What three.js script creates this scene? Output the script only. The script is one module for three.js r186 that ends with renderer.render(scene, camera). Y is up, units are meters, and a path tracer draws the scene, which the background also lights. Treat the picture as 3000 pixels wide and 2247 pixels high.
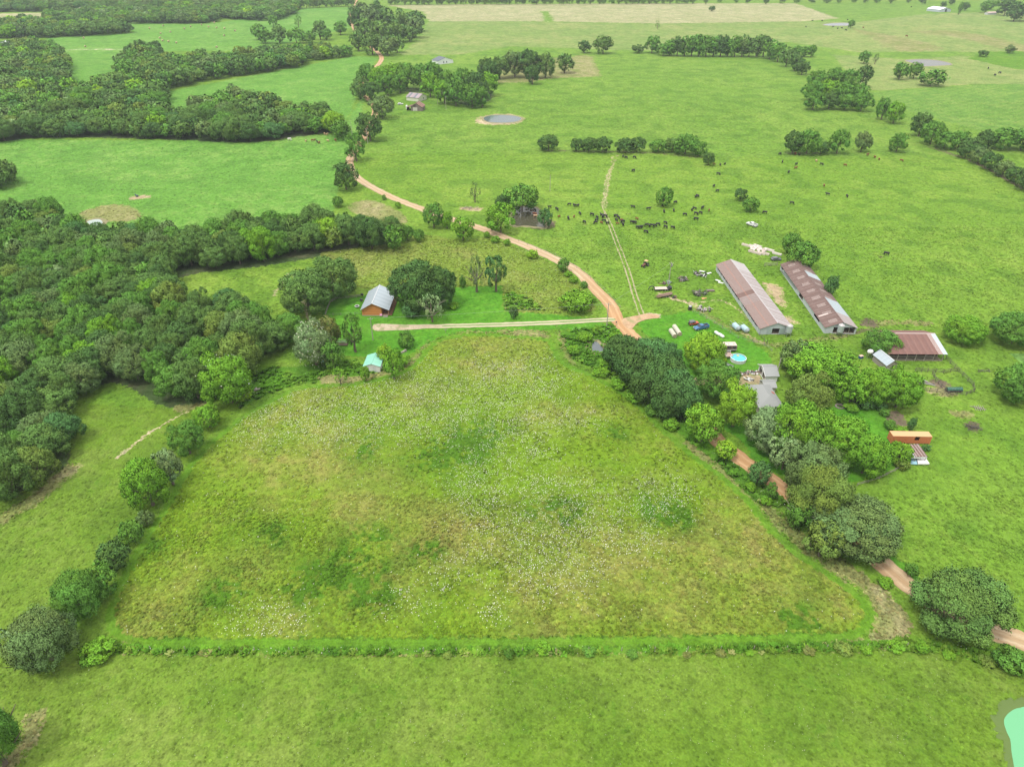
import * as THREE from 'three';
import { mergeGeometries } from 'three/addons/utils/BufferGeometryUtils.js';
import { MarchingCubes } from 'three/addons/objects/MarchingCubes.js';

// ---------- camera, sky, sun, exposure ----------
const EYE = 120, FL = 2000, PCX = 1500, PCY = 1123.5, PITCH = Math.atan((1123.5 + 200) / FL);
const scene = new THREE.Scene();
const camera = new THREE.PerspectiveCamera(2 * Math.atan(PCY / FL) * 180 / Math.PI, 1024 / 766, 1, 9000);
camera.position.set(0, EYE, 0);
camera.rotation.set(-PITCH, 0, 0);
{ // an even overcast sky, brighter overhead, with soft cloud mottling
  const w = 128, h = 64, a = new Float32Array(w * h * 4);
  for (let j = 0; j < h; j++) for (let i = 0; i < w; i++) {
    const el = ((j + 0.5) / h - 0.5) * Math.PI, s = Math.sin(el), az = (i / w) * Math.PI * 2;
    const m = 1 + 0.06 * Math.sin(az * 3 + 5 * s) * Math.cos(az * 2 - 9 * s);
    const L = s > 0 ? (0.22 + 0.78 * s) * m * 1.23 : 0.2, o = (j * w + i) * 4;
    a[o] = L * 1.0; a[o + 1] = L * 1.0; a[o + 2] = L * 1.0; a[o + 3] = 1;
  }
  const t = new THREE.DataTexture(a, w, h, THREE.RGBAFormat, THREE.FloatType);
  t.mapping = THREE.EquirectangularReflectionMapping; t.magFilter = THREE.LinearFilter; t.needsUpdate = true;
  scene.background = t; scene.environment = t;
  scene.backgroundIntensity = 1; scene.environmentIntensity = 1;
}
const sun = new THREE.DirectionalLight(new THREE.Color(1, 0.965, 0.9), 1.5);
sun.position.set(-320, 900, -60);
sun.target.position.set(0, 0, -350);
sun.castShadow = true; sun.shadow.radius = 22;
Object.assign(sun.shadow.camera, { left: -900, right: 900, top: 1200, bottom: -1200, near: 10, far: 3000 });
scene.add(sun, sun.target);
const renderer = new THREE.WebGLRenderer({ antialias: true });
renderer.setSize(1024, 766);
renderer.toneMapping = THREE.LinearToneMapping;
renderer.toneMappingExposure = 1.98;
renderer.shadowMap.enabled = true;
scene.fog = new THREE.FogExp2(new THREE.Color(0.86, 0.95, 1.0), 0.00008);

// ---------- helpers ----------
let seed = 12345;
const rnd = () => { seed = (seed + 0x6D2B79F5) | 0; let t = Math.imul(seed ^ (seed >>> 15), 1 | seed); t = (t + Math.imul(t ^ (t >>> 7), 61 | t)) ^ t; return ((t ^ (t >>> 14)) >>> 0) / 4294967296; };
const rr = (a, b) => a + (b - a) * rnd();
const SP = Math.sin(PITCH), CP = Math.cos(PITCH), S = 3000 / 2212;
const V3 = (x, y, z) => new THREE.Vector3(x, y, z);
// where the survey points of the site plan lie on the ground (or at height h)
function W(px, py, h = 0) {
  const u = (px - PCX) / FL, v = (py - PCY) / FL, zc = (EYE - h) / (SP + v * CP);
  return V3(u * zc, h, -zc * (CP - v * SP));
}
const V = (x, y, h = 0) => W(x * S, y * S, h);
const zoomed = (ox, oy, k) => (x, y, h = 0) => W(ox + x * k, oy + y * k, h);
const depth = (p) => (EYE - p.y) * SP + -p.z * CP;
const pxm = (p) => FL / depth(p);                       // photograph pixels per metre there
const used = new Map();
function uniq(n) { const k = used.get(n) || 0; used.set(n, k + 1); return k ? n + '_' + String(k).padStart(3, '0') : n; }
const shade = (o) => { o.castShadow = true; o.receiveShadow = true; return o; };
function tag(o, label, category, group) { o.userData = { label, category }; if (group) o.userData.group = group; return o; }
function thing(name, label, category, group, pos, turn = 0) {
  const g = new THREE.Group(); g.name = uniq(name); tag(g, label, category, group);
  if (pos) g.position.copy(pos); g.rotation.y = turn; scene.add(g); return g;
}
function part(parent, name, geo, mat, pos, rot, label) {
  const m = shade(new THREE.Mesh(geo, mat)); m.name = name;
  if (pos) m.position.set(...pos); if (rot) m.rotation.set(...rot);
  if (label) m.userData.label = label;
  parent.add(m); return m;
}
function single(name, geo, mat, label, category, group, pos, turn = 0) {
  const m = shade(new THREE.Mesh(geo, mat)); m.name = uniq(name); tag(m, label, category, group);
  if (pos) m.position.copy(pos); m.rotation.y = turn; scene.add(m); return m;
}
function structure(name, geo, mat, label) {
  const m = shade(new THREE.Mesh(geo, mat)); m.name = uniq(name); m.userData = { kind: 'structure' }; if (label) m.userData.label = label;
  scene.add(m); return m;
}
const col = (r, g, b) => new THREE.Color().setRGB(r, g, b);
const mat = (r, g, b, rough = 0.9, extra = {}) => new THREE.MeshStandardMaterial({ color: col(r, g, b), roughness: rough, ...extra });
const box = (w, h, d) => new THREE.BoxGeometry(w, h, d);
const cyl = (r0, r1, h, n = 16) => new THREE.CylinderGeometry(r0, r1, h, n);
const at = (g, x, y, z, rx = 0, ry = 0, rz = 0) => { if (rx) g.rotateX(rx); if (ry) g.rotateY(ry); if (rz) g.rotateZ(rz); g.translate(x, y, z); return g; };
const merge = (list) => mergeGeometries(list.map((g) => { const q = g.index ? g.toNonIndexed() : g; for (const k of Object.keys(q.attributes)) if (!['position', 'normal', 'uv', 'color'].includes(k)) q.deleteAttribute(k); return q; }));
function ex(pts, width, bevel = 0.04, holes = []) {       // a side profile (x, y) drawn out across z, centred
  const s = new THREE.Shape(pts.map((p) => new THREE.Vector2(...p)));
  for (const h of holes) s.holes.push(new THREE.Path(h.map((p) => new THREE.Vector2(...p))));
  const g = new THREE.ExtrudeGeometry(s, { depth: Math.max(0.001, width - 2 * bevel), bevelEnabled: bevel > 0, bevelThickness: bevel, bevelSize: bevel, bevelOffset: -bevel, bevelSegments: 2, curveSegments: 6 });
  g.translate(0, 0, -width / 2 + bevel); return g;
}
function curve(pts, n = 8, closed = false) {             // smooth line through [x, z] points
  const c = new THREE.CatmullRomCurve3(pts.map((p) => V3(p[0], 0, p[1])), closed, 'centripetal');
  return c.getPoints(pts.length * n).map((p) => [p.x, p.z]);
}
const ground = (list, f = V) => list.map(([x, y]) => { const p = f(x, y); return [p.x, p.z]; });
function inside(poly, x, z) { let c = false; for (let i = 0, j = poly.length - 1; i < poly.length; j = i++) { const [xi, zi] = poly[i], [xj, zj] = poly[j]; if ((zi > z) !== (zj > z) && x < (xj - xi) * (z - zi) / (zj - zi) + xi) c = !c; } return c; }
// value noise
const LAT = new Float32Array(65536); for (let i = 0; i < 65536; i++) LAT[i] = rnd();
function vn(x, y) {
  const xi = Math.floor(x), yi = Math.floor(y); let fx = x - xi, fy = y - yi; fx = fx * fx * (3 - 2 * fx); fy = fy * fy * (3 - 2 * fy);
  const a = (yi & 255) << 8, b = ((yi + 1) & 255) << 8, c = xi & 255, d = (xi + 1) & 255;
  const p = LAT[a + c], q = LAT[a + d], r = LAT[b + c], s = LAT[b + d];
  const u = p + (q - p) * fx; return u + (r + (s - r) * fx - u) * fy;
}
const fbm = (x, y) => 0.5 * vn(x, y) + 0.3 * vn(x * 2.1 + 17.3, y * 2.1 + 5.1) + 0.2 * vn(x * 4.3 + 3.7, y * 4.3 + 29.9);
const clamp = (x, a = 0, b = 1) => Math.max(a, Math.min(b, x));
const step = (a, b, x) => { const t = clamp((x - a) / (b - a)); return t * t * (3 - 2 * t); };

// ---------- ground cover: what grows where ----------
const PASTURE = 0, MEADOW = 1, STRIP = 2, LAWN = 3, DIRT = 4, STUBBLE = 5, ROUGH = 6, HAY = 7, WEEDS = 8, MUD = 9, FORE = 10, WOOD = 11, MINT = 12, DRY = 13, GRAVEL = 14, SLOPE = 15, RUT = 16, OLDFIELD = 17, SEAM = 18;
// two tones (linear albedo), then how strong the patches of each are
const TONE = {
  [PASTURE]: [[0.098, 0.184, 0.018], [0.150, 0.228, 0.032], [0.062, 0.135, 0.013]],
  [MEADOW]: [[0.104, 0.180, 0.011], [0.178, 0.178, 0.044], [0.050, 0.116, 0.008]],
  [OLDFIELD]: [[0.125, 0.185, 0.024], [0.200, 0.205, 0.060], [0.080, 0.145, 0.016]],
  [SEAM]: [[0.052, 0.118, 0.010], [0.110, 0.150, 0.030], [0.040, 0.095, 0.008]],
  [STRIP]: [[0.078, 0.170, 0.012], [0.112, 0.195, 0.022], [0.056, 0.132, 0.011]],
  [LAWN]: [[0.058, 0.178, 0.012], [0.086, 0.205, 0.018], [0.045, 0.142, 0.010]],
  [DIRT]: [[0.290, 0.225, 0.135], [0.370, 0.300, 0.200], [0.190, 0.165, 0.080]],
  [STUBBLE]: [[0.235, 0.235, 0.115], [0.310, 0.290, 0.165], [0.160, 0.200, 0.072]],
  [ROUGH]: [[0.135, 0.200, 0.048], [0.225, 0.235, 0.085], [0.092, 0.160, 0.034]],
  [HAY]: [[0.092, 0.185, 0.026], [0.155, 0.225, 0.050], [0.072, 0.160, 0.024]],
  [WEEDS]: [[0.062, 0.155, 0.012], [0.108, 0.195, 0.020], [0.038, 0.100, 0.010]],
  [MUD]: [[0.095, 0.073, 0.050], [0.145, 0.112, 0.077], [0.060, 0.060, 0.030]],
  [FORE]: [[0.092, 0.162, 0.015], [0.130, 0.186, 0.032], [0.062, 0.122, 0.011]],
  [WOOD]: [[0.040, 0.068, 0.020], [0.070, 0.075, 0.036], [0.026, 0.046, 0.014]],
  [MINT]: [[0.086, 0.200, 0.028], [0.132, 0.238, 0.046], [0.064, 0.158, 0.022]],
  [DRY]: [[0.168, 0.178, 0.060], [0.240, 0.220, 0.105], [0.105, 0.150, 0.030]],
  [GRAVEL]: [[0.320, 0.280, 0.190], [0.410, 0.370, 0.270], [0.230, 0.200, 0.130]],
  [SLOPE]: [[0.097, 0.185, 0.021], [0.148, 0.226, 0.036], [0.064, 0.138, 0.015]],
  [RUT]: [[0.300, 0.250, 0.150], [0.370, 0.310, 0.210], [0.150, 0.180, 0.060]],
};
// the mown strip that runs round the unmown meadow
const STRIPLINE = curve(ground([[296, 1387], [553, 1389], [820, 1390], [1106, 1388], [1400, 1386], [1659, 1381], [1819, 1375], [1859, 1363], [1879, 1331], [1867, 1303], [1831, 1271], [1775, 1232], [1719, 1195], [1659, 1137], [1612, 1080], [1560, 1030], [1500, 988], [1448, 942], [1400, 895], [1345, 850], [1280, 812], [1225, 790], [1197, 764], [1188, 738], [1106, 727], [1010, 724], [945, 738], [915, 768], [880, 800], [822, 819], [770, 829], [700, 834], [640, 840], [585, 868], [530, 897], [482, 935], [445, 968], [411, 1007], [385, 1050], [359, 1095], [311, 1171], [275, 1231], [248, 1291], [237, 1335], [256, 1373]]), 6, true);
const ROADLINE = curve(ground([[2330, 1432], [2260, 1405], [2205, 1384], [2110, 1350], [1970, 1270], [1930, 1237], [1880, 1196], [1830, 1160], [1770, 1118], [1700, 1062], [1640, 1020], [1590, 984], [1551, 951], [1515, 905], [1491, 863], [1462, 820], [1420, 775], [1360, 721], [1336, 693], [1319, 659], [1286, 624], [1244, 584], [1193, 557], [1131, 529], [1106, 519], [1041, 494], [1003, 482], [955, 467], [913, 452], [853, 429], [803, 404], [772, 384], [755, 362], [757, 340], [770, 320], [785, 297], [802, 265], [810, 240], [802, 220], [781, 202], [778, 185], [790, 165], [812, 145], [824, 125], [812, 110], [785, 92], [768, 69], [758, 45], [757, 30], [765, 10], [772, -5], [775, -12]]), 6);
const DRIVELINE = curve(ground([[1338, 690], [1290, 692], [1200, 697], [1100, 701], [1000, 704], [900, 706], [845, 706], [808, 706]]), 6);
const FIELDS = [];   // [class, polygon | line, width]
const poly = (c, pts, f = V) => FIELDS.push([c, curve(ground(pts, f), 5, true)]);
const line = (c, pts, w, f = V) => FIELDS.push([c, curve(ground(pts, f), 5), w]);
const straight = (c, pts, f = V) => FIELDS.push([c, ground(pts, f)]);
// far country
straight(SLOPE, [[700, 330], [790, 190], [830, 110], [900, 60], [925, 12], [2400, 12], [2400, 330], [1700, 340], [1300, 330], [830, 330]]);
straight(ROUGH, [[925, 46], [1180, 47], [1420, 52], [1740, 46], [1850, 48], [2000, 30], [2300, 20], [2300, 120], [2100, 112], [1850, 112], [1700, 90], [1400, 110], [1100, 100], [1000, 118], [860, 118], [905, 85]]);
straight(STUBBLE, [[835, 11], [1000, 9], [1400, 7], [1720, 7], [1812, 40], [1740, 46], [1420, 51], [1180, 46], [925, 46], [915, 25]]);
straight(SLOPE, [[1170, 24], [1184, 24], [1196, 46], [1176, 46]]);
straight(DRY, [[1235, 120], [1278, 117], [1300, 165], [1180, 170], [1150, 178], [1040, 180], [1060, 140]]);
straight(HAY, [[1880, 200], [2010, 190], [2120, 183], [2400, 170], [2400, 330], [2150, 290], [2000, 250], [1940, 235]]);
straight(ROUGH, [[1800, 118], [1960, 128], [2080, 120], [2400, 160], [2400, 180], [2100, 182], [1900, 196], [1860, 190]]);
straight(STRIP, [[2120, 112], [2400, 105], [2400, 158], [2200, 150], [2090, 126]]);
poly(DRY, [[1960, 68], [2060, 66], [2200, 92], [2260, 115], [2180, 108], [2060, 80]]);
poly(DRY, [[1840, 62], [1960, 82], [2040, 106], [1950, 112], [1880, 80]]);
// west side: bright mint fields
straight(MINT, [[-200, 300], [330, 303], [590, 305], [745, 275], [790, 190], [770, 290], [745, 350], [715, 470], [400, 520], [-200, 520]]);
straight(MINT, [[330, 235], [350, 200], [560, 160], [770, 120], [815, 125], [775, 190], [740, 290], [590, 290], [400, 250]]);
straight(MINT, [[100, 82], [290, 70], [240, 50], [480, 48], [640, 18], [760, 15], [755, 60], [640, 90], [520, 110], [350, 110], [300, 130], [200, 180], [130, 180]]);
poly(DRY, [[165, 465], [210, 445], [262, 441], [300, 455], [305, 470], [280, 478], [220, 480]]);
straight(STUBBLE, [[-40, 30], [97, 27], [97, 43], [-40, 46]]);
line(GRAVEL, [[143, 108], [200, 106], [275, 107.5]], 4);
// wooded floors
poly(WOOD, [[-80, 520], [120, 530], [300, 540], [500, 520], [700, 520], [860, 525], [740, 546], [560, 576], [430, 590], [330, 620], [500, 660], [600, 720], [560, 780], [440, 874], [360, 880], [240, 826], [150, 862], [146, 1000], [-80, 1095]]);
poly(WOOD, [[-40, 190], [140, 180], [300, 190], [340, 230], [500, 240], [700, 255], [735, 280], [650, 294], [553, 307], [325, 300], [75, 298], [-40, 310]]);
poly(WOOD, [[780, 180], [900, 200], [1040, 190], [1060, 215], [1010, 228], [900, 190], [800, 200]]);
// meadow, its dry margins and the rank weeds by the pond
FIELDS.push([MEADOW, STRIPLINE]);
poly(DRY, [[1610, 1058], [1690, 1110], [1780, 1180], [1850, 1225], [1920, 1280], [1968, 1340], [1960, 1388], [1880, 1382], [1893, 1332], [1875, 1290], [1780, 1225], [1690, 1155], [1640, 1095]]);
line(DRY, [[1480, 955], [1560, 1018], [1620, 1070]], 3);
poly(WEEDS, [[1205, 730], [1250, 705], [1330, 705], [1380, 740], [1440, 800], [1500, 880], [1560, 950], [1640, 1040], [1700, 1090], [1640, 1085], [1560, 1010], [1470, 940], [1370, 860], [1290, 800], [1230, 770]]);
poly(WEEDS, [[560, 800], [640, 790], [760, 775], [800, 790], [850, 815], [800, 822], [700, 826], [640, 832], [560, 860], [500, 890], [520, 850]]);
poly(DRY, [[700, 812], [780, 812], [880, 780], [930, 730], [1000, 712], [1180, 716], [1190, 728], [1000, 720], [940, 735], [880, 795], [800, 823], [690, 830]]);
// low pasture in front, with the rougher fence line
straight(FORE, [[-300, 1700], [-300, 1560], [60, 1450], [230, 1402], [560, 1404], [1106, 1402], [1500, 1400], [1900, 1400], [2120, 1420], [2500, 1500], [2600, 1760]]);
line(DRY, [[240, 1400], [553, 1404], [1000, 1405], [1400, 1402], [1800, 1396], [1960, 1393]], 2.6);
line(WEEDS, [[240, 1402], [553, 1406], [1000, 1407], [1400, 1404], [1800, 1398], [1960, 1395], [2080, 1405], [2180, 1440]], 1.8);
poly(WEEDS, [[1900, 1392], [1960, 1380], [2050, 1392], [2120, 1400], [2190, 1430], [2150, 1446], [2060, 1412], [1960, 1408]]);
line(SEAM, [[300, 1379], [553, 1381], [820, 1381], [1106, 1379], [1400, 1377], [1659, 1372], [1800, 1367]], 0.5);
line(SEAM, [[300, 1396], [553, 1399], [820, 1400], [1106, 1398], [1400, 1395], [1659, 1390], [1830, 1384]], 0.5);
// west pasture below the wood
straight(FORE, [[-300, 1560], [-300, 1090], [0, 1090], [150, 1000], [150, 870], [370, 885], [520, 870], [400, 1000], [300, 1130], [180, 1260], [60, 1440]]);
line(DRY, [[-20, 1130], [60, 1088], [120, 1040], [158, 1006]], 5);
line(RUT, [[250, 990], [330, 930], [420, 880]], 0.7);
line(DRY, [[380, 884], [440, 876]], 4);
poly(DRY, [[30, 1600], [60, 1540], [95, 1530], [90, 1580], [50, 1640], [10, 1690], [-40, 1690]]);
// land round the cabin
straight(OLDFIELD, [[690, 545], [860, 525], [905, 505], [1000, 520], [1060, 512], [1150, 548], [1215, 580], [1260, 625], [1290, 670], [1200, 678], [1090, 672], [1080, 618], [985, 620], [850, 630], [760, 620], [700, 600]]);
poly(DRY, [[755, 440], [800, 432], [860, 455], [880, 480], [850, 490], [800, 470], [760, 460]]);
straight(LAWN, [[700, 640], [760, 640], [850, 632], [985, 620], [1084, 618], [1088, 672], [1200, 680], [1300, 690], [1310, 706], [1190, 712], [1000, 714], [930, 735], [880, 770], [840, 790], [800, 770], [735, 770], [700, 720]]);
straight(WEEDS, [[1088, 630], [1140, 640], [1180, 670], [1090, 670]]);
line(RUT, [[665, 690], [650, 620], [628, 590], [590, 640]], 1.2);
// farmyard
poly(LAWN, [[1378, 700], [1400, 688], [1470, 676], [1500, 672], [1560, 706], [1620, 738], [1655, 760], [1668, 790], [1640, 812], [1580, 800], [1560, 830], [1500, 850], [1480, 800], [1430, 750]]);
poly(LAWN, [[1790, 880], [1850, 870], [1905, 880], [1920, 930], [1930, 1010], [1880, 1030], [1800, 1050], [1700, 1030], [1640, 1000], [1600, 950], [1560, 920], [1640, 900], [1700, 870]]);
straight(LAWN, [[1905, 1180], [1950, 1215], [1990, 1250], [1975, 1256], [1920, 1216], [1890, 1192]]);
poly(DIRT, [[1650, 612], [1680, 615], [1700, 650], [1695, 668], [1672, 650], [1655, 632]]);
poly(DIRT, [[1690, 680], [1712, 684], [1724, 702], [1700, 700]]);
poly(MUD, [[1860, 690], [1900, 692], [1895, 708], [1868, 706]]);
line(MUD, [[1880, 712], [1845, 720], [1800, 730]], 2.5);
line(DRY, [[1900, 700], [1960, 696], [2010, 700]], 4);
line(DRY, [[1500, 660], [1540, 690], [1590, 712], [1650, 742], [1700, 744], [1760, 735], [1820, 726]], 3);
line(DIRT, [[1580, 704], [1620, 726], [1650, 742]], 1.6);
line(RUT, [[1420, 634], [1460, 648], [1500, 654], [1560, 650], [1620, 690], [1640, 715]], 0.6);
line(RUT, [[1420, 634], [1440, 640], [1490, 655], [1510, 660]], 1);
line(GRAVEL, [[1365, 692], [1385, 686], [1410, 681], [1424, 683]], 3.4);
line(RUT, [[1301, 445], [1306, 420], [1309, 390], [1317, 365]], 0.9);
line(RUT, [[1307, 450], [1311, 420], [1316, 385], [1330, 335]], 0.8);
poly(DIRT, [[1490, 822], [1540, 806], [1600, 806], [1640, 808], [1645, 830], [1600, 836], [1530, 840]]);
poly(MUD, [[2010, 818], [2040, 820], [2060, 836], [2040, 840], [2015, 832]]);
poly(DRY, [[2000, 838], [2060, 842], [2070, 856], [2020, 856]]);
poly(DRY, [[2052, 885], [2100, 890], [2110, 902], [2070, 904]]);
poly(MUD, [[2085, 914], [2110, 910], [2122, 926], [2100, 936], [2086, 928]]);
poly(MUD, [[1908, 892], [1940, 888], [1958, 905], [1960, 922], [1935, 920]]);
// trodden earth under the stock trees, ponds' banks
line(MUD, [[1175, 325], [1240, 326], [1400, 330], [1530, 342]], 3);
line(MUD, [[1690, 332], [1780, 330]], 3);
poly(MUD, [[1165, 470], [1196, 474], [1190, 495], [1140, 492], [1108, 470], [1100, 455]]);
poly(DIRT, [[1035, 252], [1080, 245], [1130, 252], [1118, 268], [1050, 270], [1030, 266]]);
line(DIRT, [[285, 428], [318, 424]], 7);
line(DIRT, [[995, 450], [1038, 452]], 6);
line(MUD, [[2010, 318], [2110, 352], [2212, 408]], 4);
poly(DRY, [[1200, 690], [1215, 760], [1235, 790], [1255, 800], [1232, 770]]);
for (const [x, y, r] of [[1356, 462, 2.2], [1674, 454, 1.5], [1264, 484, 3], [620, 398, 2], [1520, 300, 3], [240, 410, 2], [1905, 555, 3]]) { const p = V(x, y); line(DRY, [[x - r, y], [x + r, y]], r); }

// ---------- ground sheets ----------
const TILES = [
  { x0: -170, x1: 170, d0: 40, d1: 200, w: 2048, h: 1024, jag: 0.5 },
  { x0: -320, x1: 320, d0: 200, d1: 430, w: 2048, h: 1024, jag: 0.8 },
  { x0: -620, x1: 620, d0: 430, d1: 860, w: 2048, h: 1024, jag: 1.6 },
  { x0: -1400, x1: 1400, d0: 860, d1: 1900, w: 2048, h: 1024, jag: 4 },
];
function fillPoly(t, p, id) {
  const sx = t.w / (t.x1 - t.x0), sy = t.h / (t.d1 - t.d0), P = p.map(([x, z]) => [(x - t.x0) * sx, (-z - t.d0) * sy]);
  let lo = Infinity, hi = -Infinity; for (const q of P) { lo = Math.min(lo, q[1]); hi = Math.max(hi, q[1]); }
  for (let y = Math.max(0, Math.ceil(lo - 0.5)); y <= Math.min(t.h - 1, Math.floor(hi - 0.5)); y++) {
    const X = [], yc = y + 0.5;
    for (let i = 0, j = P.length - 1; i < P.length; j = i++) if ((P[i][1] > yc) !== (P[j][1] > yc)) X.push(P[i][0] + (yc - P[i][1]) / (P[j][1] - P[i][1]) * (P[j][0] - P[i][0]));
    X.sort((a, b) => a - b);
    for (let k = 0; k + 1 < X.length; k += 2) t.mask.fill(id, y * t.w + clamp(Math.round(X[k]), 0, t.w), y * t.w + clamp(Math.round(X[k + 1]), 0, t.w));
  }
}
function fillLine(t, l, width, id) {
  for (let i = 0; i + 1 < l.length; i++) {
    const [x0, z0] = l[i], [x1, z1] = l[i + 1], L = Math.hypot(x1 - x0, z1 - z0) || 1, e = width * 0.5, nx = -(z1 - z0) / L * e, nz = (x1 - x0) / L * e, ax = (x1 - x0) / L * e * 0.4, az = (z1 - z0) / L * e * 0.4;
    fillPoly(t, [[x0 + nx - ax, z0 + nz - az], [x1 + nx + ax, z1 + nz + az], [x1 - nx + ax, z1 - nz + az], [x0 - nx - ax, z0 - nz - az]], id);
  }
}
const blobs = (list, f = V) => list.map(([x, y, r]) => { const p = f(x, y); return [p.x, p.z, r]; });
const DARKPATCH = blobs([[700, 1250, 7], [650, 1272, 5], [490, 1282, 6], [960, 985, 10], [1000, 960, 7], [780, 962, 7], [1200, 1105, 8], [800, 1165, 7], [820, 1290, 6], [930, 1190, 5], [1430, 1105, 7], [1460, 1112, 4], [780, 1240, 5], [600, 1155, 5], [1740, 1350, 4], [1330, 940, 5], [1720, 1340, 5], [1050, 930, 7], [330, 1180, 4]]);
const STRAW = blobs([[300, 1350, 9], [430, 1270, 8], [340, 1330, 7], [560, 1215, 7], [850, 1260, 9], [760, 1090, 8], [640, 1010, 9], [1620, 1150, 11], [1660, 1200, 10], [1480, 1210, 9], [1700, 1300, 10], [980, 1170, 10], [730, 960, 9], [1290, 1290, 8], [1040, 780, 14], [1100, 750, 16], [900, 860, 10], [540, 980, 9], [1350, 1180, 8], [1180, 900, 9], [620, 1330, 8], [1500, 1340, 9], [1150, 1350, 8], [1780, 1290, 7], [820, 1030, 9], [930, 730, 8]]);
const FLOWER = blobs([[870, 890, 14], [820, 905, 9], [960, 868, 12], [1050, 850, 12], [1200, 1120, 10], [1110, 1160, 10], [1290, 1085, 8], [1150, 1235, 7], [1130, 1180, 9], [560, 1352, 6], [600, 1345, 5], [940, 1280, 4], [1425, 1085, 7], [1450, 1060, 6], [660, 880, 11], [610, 905, 9], [1140, 965, 8], [1070, 1010, 8], [1250, 1150, 8], [1330, 1150, 7], [700, 930, 8], [1020, 920, 8], [1180, 1070, 8], [1090, 1110, 8], [985, 1235, 4], [870, 1300, 4], [1215, 1210, 6], [780, 880, 10], [1100, 880, 10], [1000, 830, 14], [1140, 820, 13], [900, 830, 10], [1250, 900, 7], [560, 935, 6], [1390, 1180, 5], [1260, 1240, 5], [1010, 1060, 6], [1060, 1320, 3], [1130, 900, 9]]);
const field = (list, x, z) => { let s = 0; for (const [bx, bz, r] of list) { const q = ((x - bx) ** 2 + (z - bz) ** 2) / (r * r); if (q < 6) s += Math.exp(-q); } return s; };
const LUT = new Uint8Array(4097); for (let i = 0; i <= 4096; i++) { const c = i / 4096; LUT[i] = Math.round(255 * (c <= 0.0031308 ? c * 12.92 : 1.055 * c ** (1 / 2.4) - 0.055)); }
const SOFT = []; SOFT[DIRT] = SOFT[DRY] = SOFT[MUD] = SOFT[WEEDS] = true;
for (const t of TILES) {
  t.mask = new Uint8Array(t.w * t.h);
  for (const [id, p, w] of FIELDS) w ? fillLine(t, p, w, id) : fillPoly(t, p, id);
  fillLine(t, STRIPLINE.concat([STRIPLINE[0]]), 1.9, STRIP);
  const data = new Uint8Array(t.w * t.h * 4), dx = (t.x1 - t.x0) / t.w, dz = (t.d1 - t.d0) / t.h, grain = 0.45 / dx;
  for (let j = 0; j < t.h; j++) for (let i = 0; i < t.w; i++) {
    const x = t.x0 + (i + 0.5) * dx, z = -(t.d0 + (j + 0.5) * dz);
    const wx = x + (vn(x / t.jag * 0.7 + 9, z / t.jag * 0.7) - 0.5) * t.jag * 2.4, wz = z + (vn(x / t.jag * 0.7, z / t.jag * 0.7 + 40) - 0.5) * t.jag * 2.4;
    const look = (px_, pz) => t.mask[clamp(Math.floor((-pz - t.d0) / dz), 0, t.h - 1) * t.w + clamp(Math.floor((px_ - t.x0) / dx), 0, t.w - 1)];
    let id = look(wx + (rnd() - 0.5) * t.jag * 0.9, wz + (rnd() - 0.5) * t.jag * 0.9);
    if (SOFT[id]) { const q = look(wx + (rnd() + vn(x * 0.5, z * 0.5 + 60) - 1) * t.jag * 4.5, wz + (rnd() + vn(x * 0.5 + 60, z * 0.5) - 1) * t.jag * 4.5); if (!SOFT[q]) id = q; }
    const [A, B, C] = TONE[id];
    const n1 = fbm(x * 0.035 + 3, z * 0.035), n2 = fbm(x * 0.3, z * 0.3 + 70), n3 = vn(x * grain * 1.7, z * grain * 1.7), n4 = vn(x * 0.9 + 31, z * 0.9), n5 = fbm(x * 0.012 + 50, z * 0.012);
    let p = step(0.42, 0.74, n1 * 0.45 + n2 * 0.55), q = step(0.5, 0.72, n2 * 0.35 + vn(x * 0.12 + 90, z * 0.12) * 0.65) * 0.6;
    if (id === MEADOW || id === OLDFIELD) {
      const s = clamp(field(STRAW, x, z)) * (0.3 + 0.8 * n2) + step(0.5, 0.72, n1) * 0.35; p = clamp(s * 0.66 + p * 0.34); q = clamp(field(DARKPATCH, x, z) * step(0.34, 0.6, n2 * 0.6 + n4 * 0.4) * 1.15 + q * 0.45);
    } else if (id === HAY) { const s = 0.5 + 0.5 * Math.sin((x * 0.55 + z * 0.83) * 0.9 + n1 * 3); p = clamp(p * 0.5 + s * 0.35); }
    else if (id === LAWN || id === STRIP) { p *= 0.8; q *= 0.6; }
    else if (id === FORE) { p = clamp(p * 0.7 + step(0.45, 0.6, n5) * 0.3); q = clamp(q * 0.8 + step(0.72, 0.9, n4) * 0.5); }
    else if (id === ROUGH || id === SLOPE || id === PASTURE) { p = clamp(p * 0.62 + step(0.4, 0.65, n5) * 0.25); }
    const g = 0.58 + 0.52 * n3 + 0.38 * n4, o = (j * t.w + i) * 4;
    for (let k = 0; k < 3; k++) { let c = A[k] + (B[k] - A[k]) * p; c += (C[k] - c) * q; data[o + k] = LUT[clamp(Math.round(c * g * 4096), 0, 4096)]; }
    data[o + 3] = 255;
  }
  t.data = data;
  const tex = new THREE.DataTexture(data, t.w, t.h); tex.colorSpace = THREE.SRGBColorSpace; tex.magFilter = THREE.LinearFilter; tex.needsUpdate = true;
  t.tex = tex;
}
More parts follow.
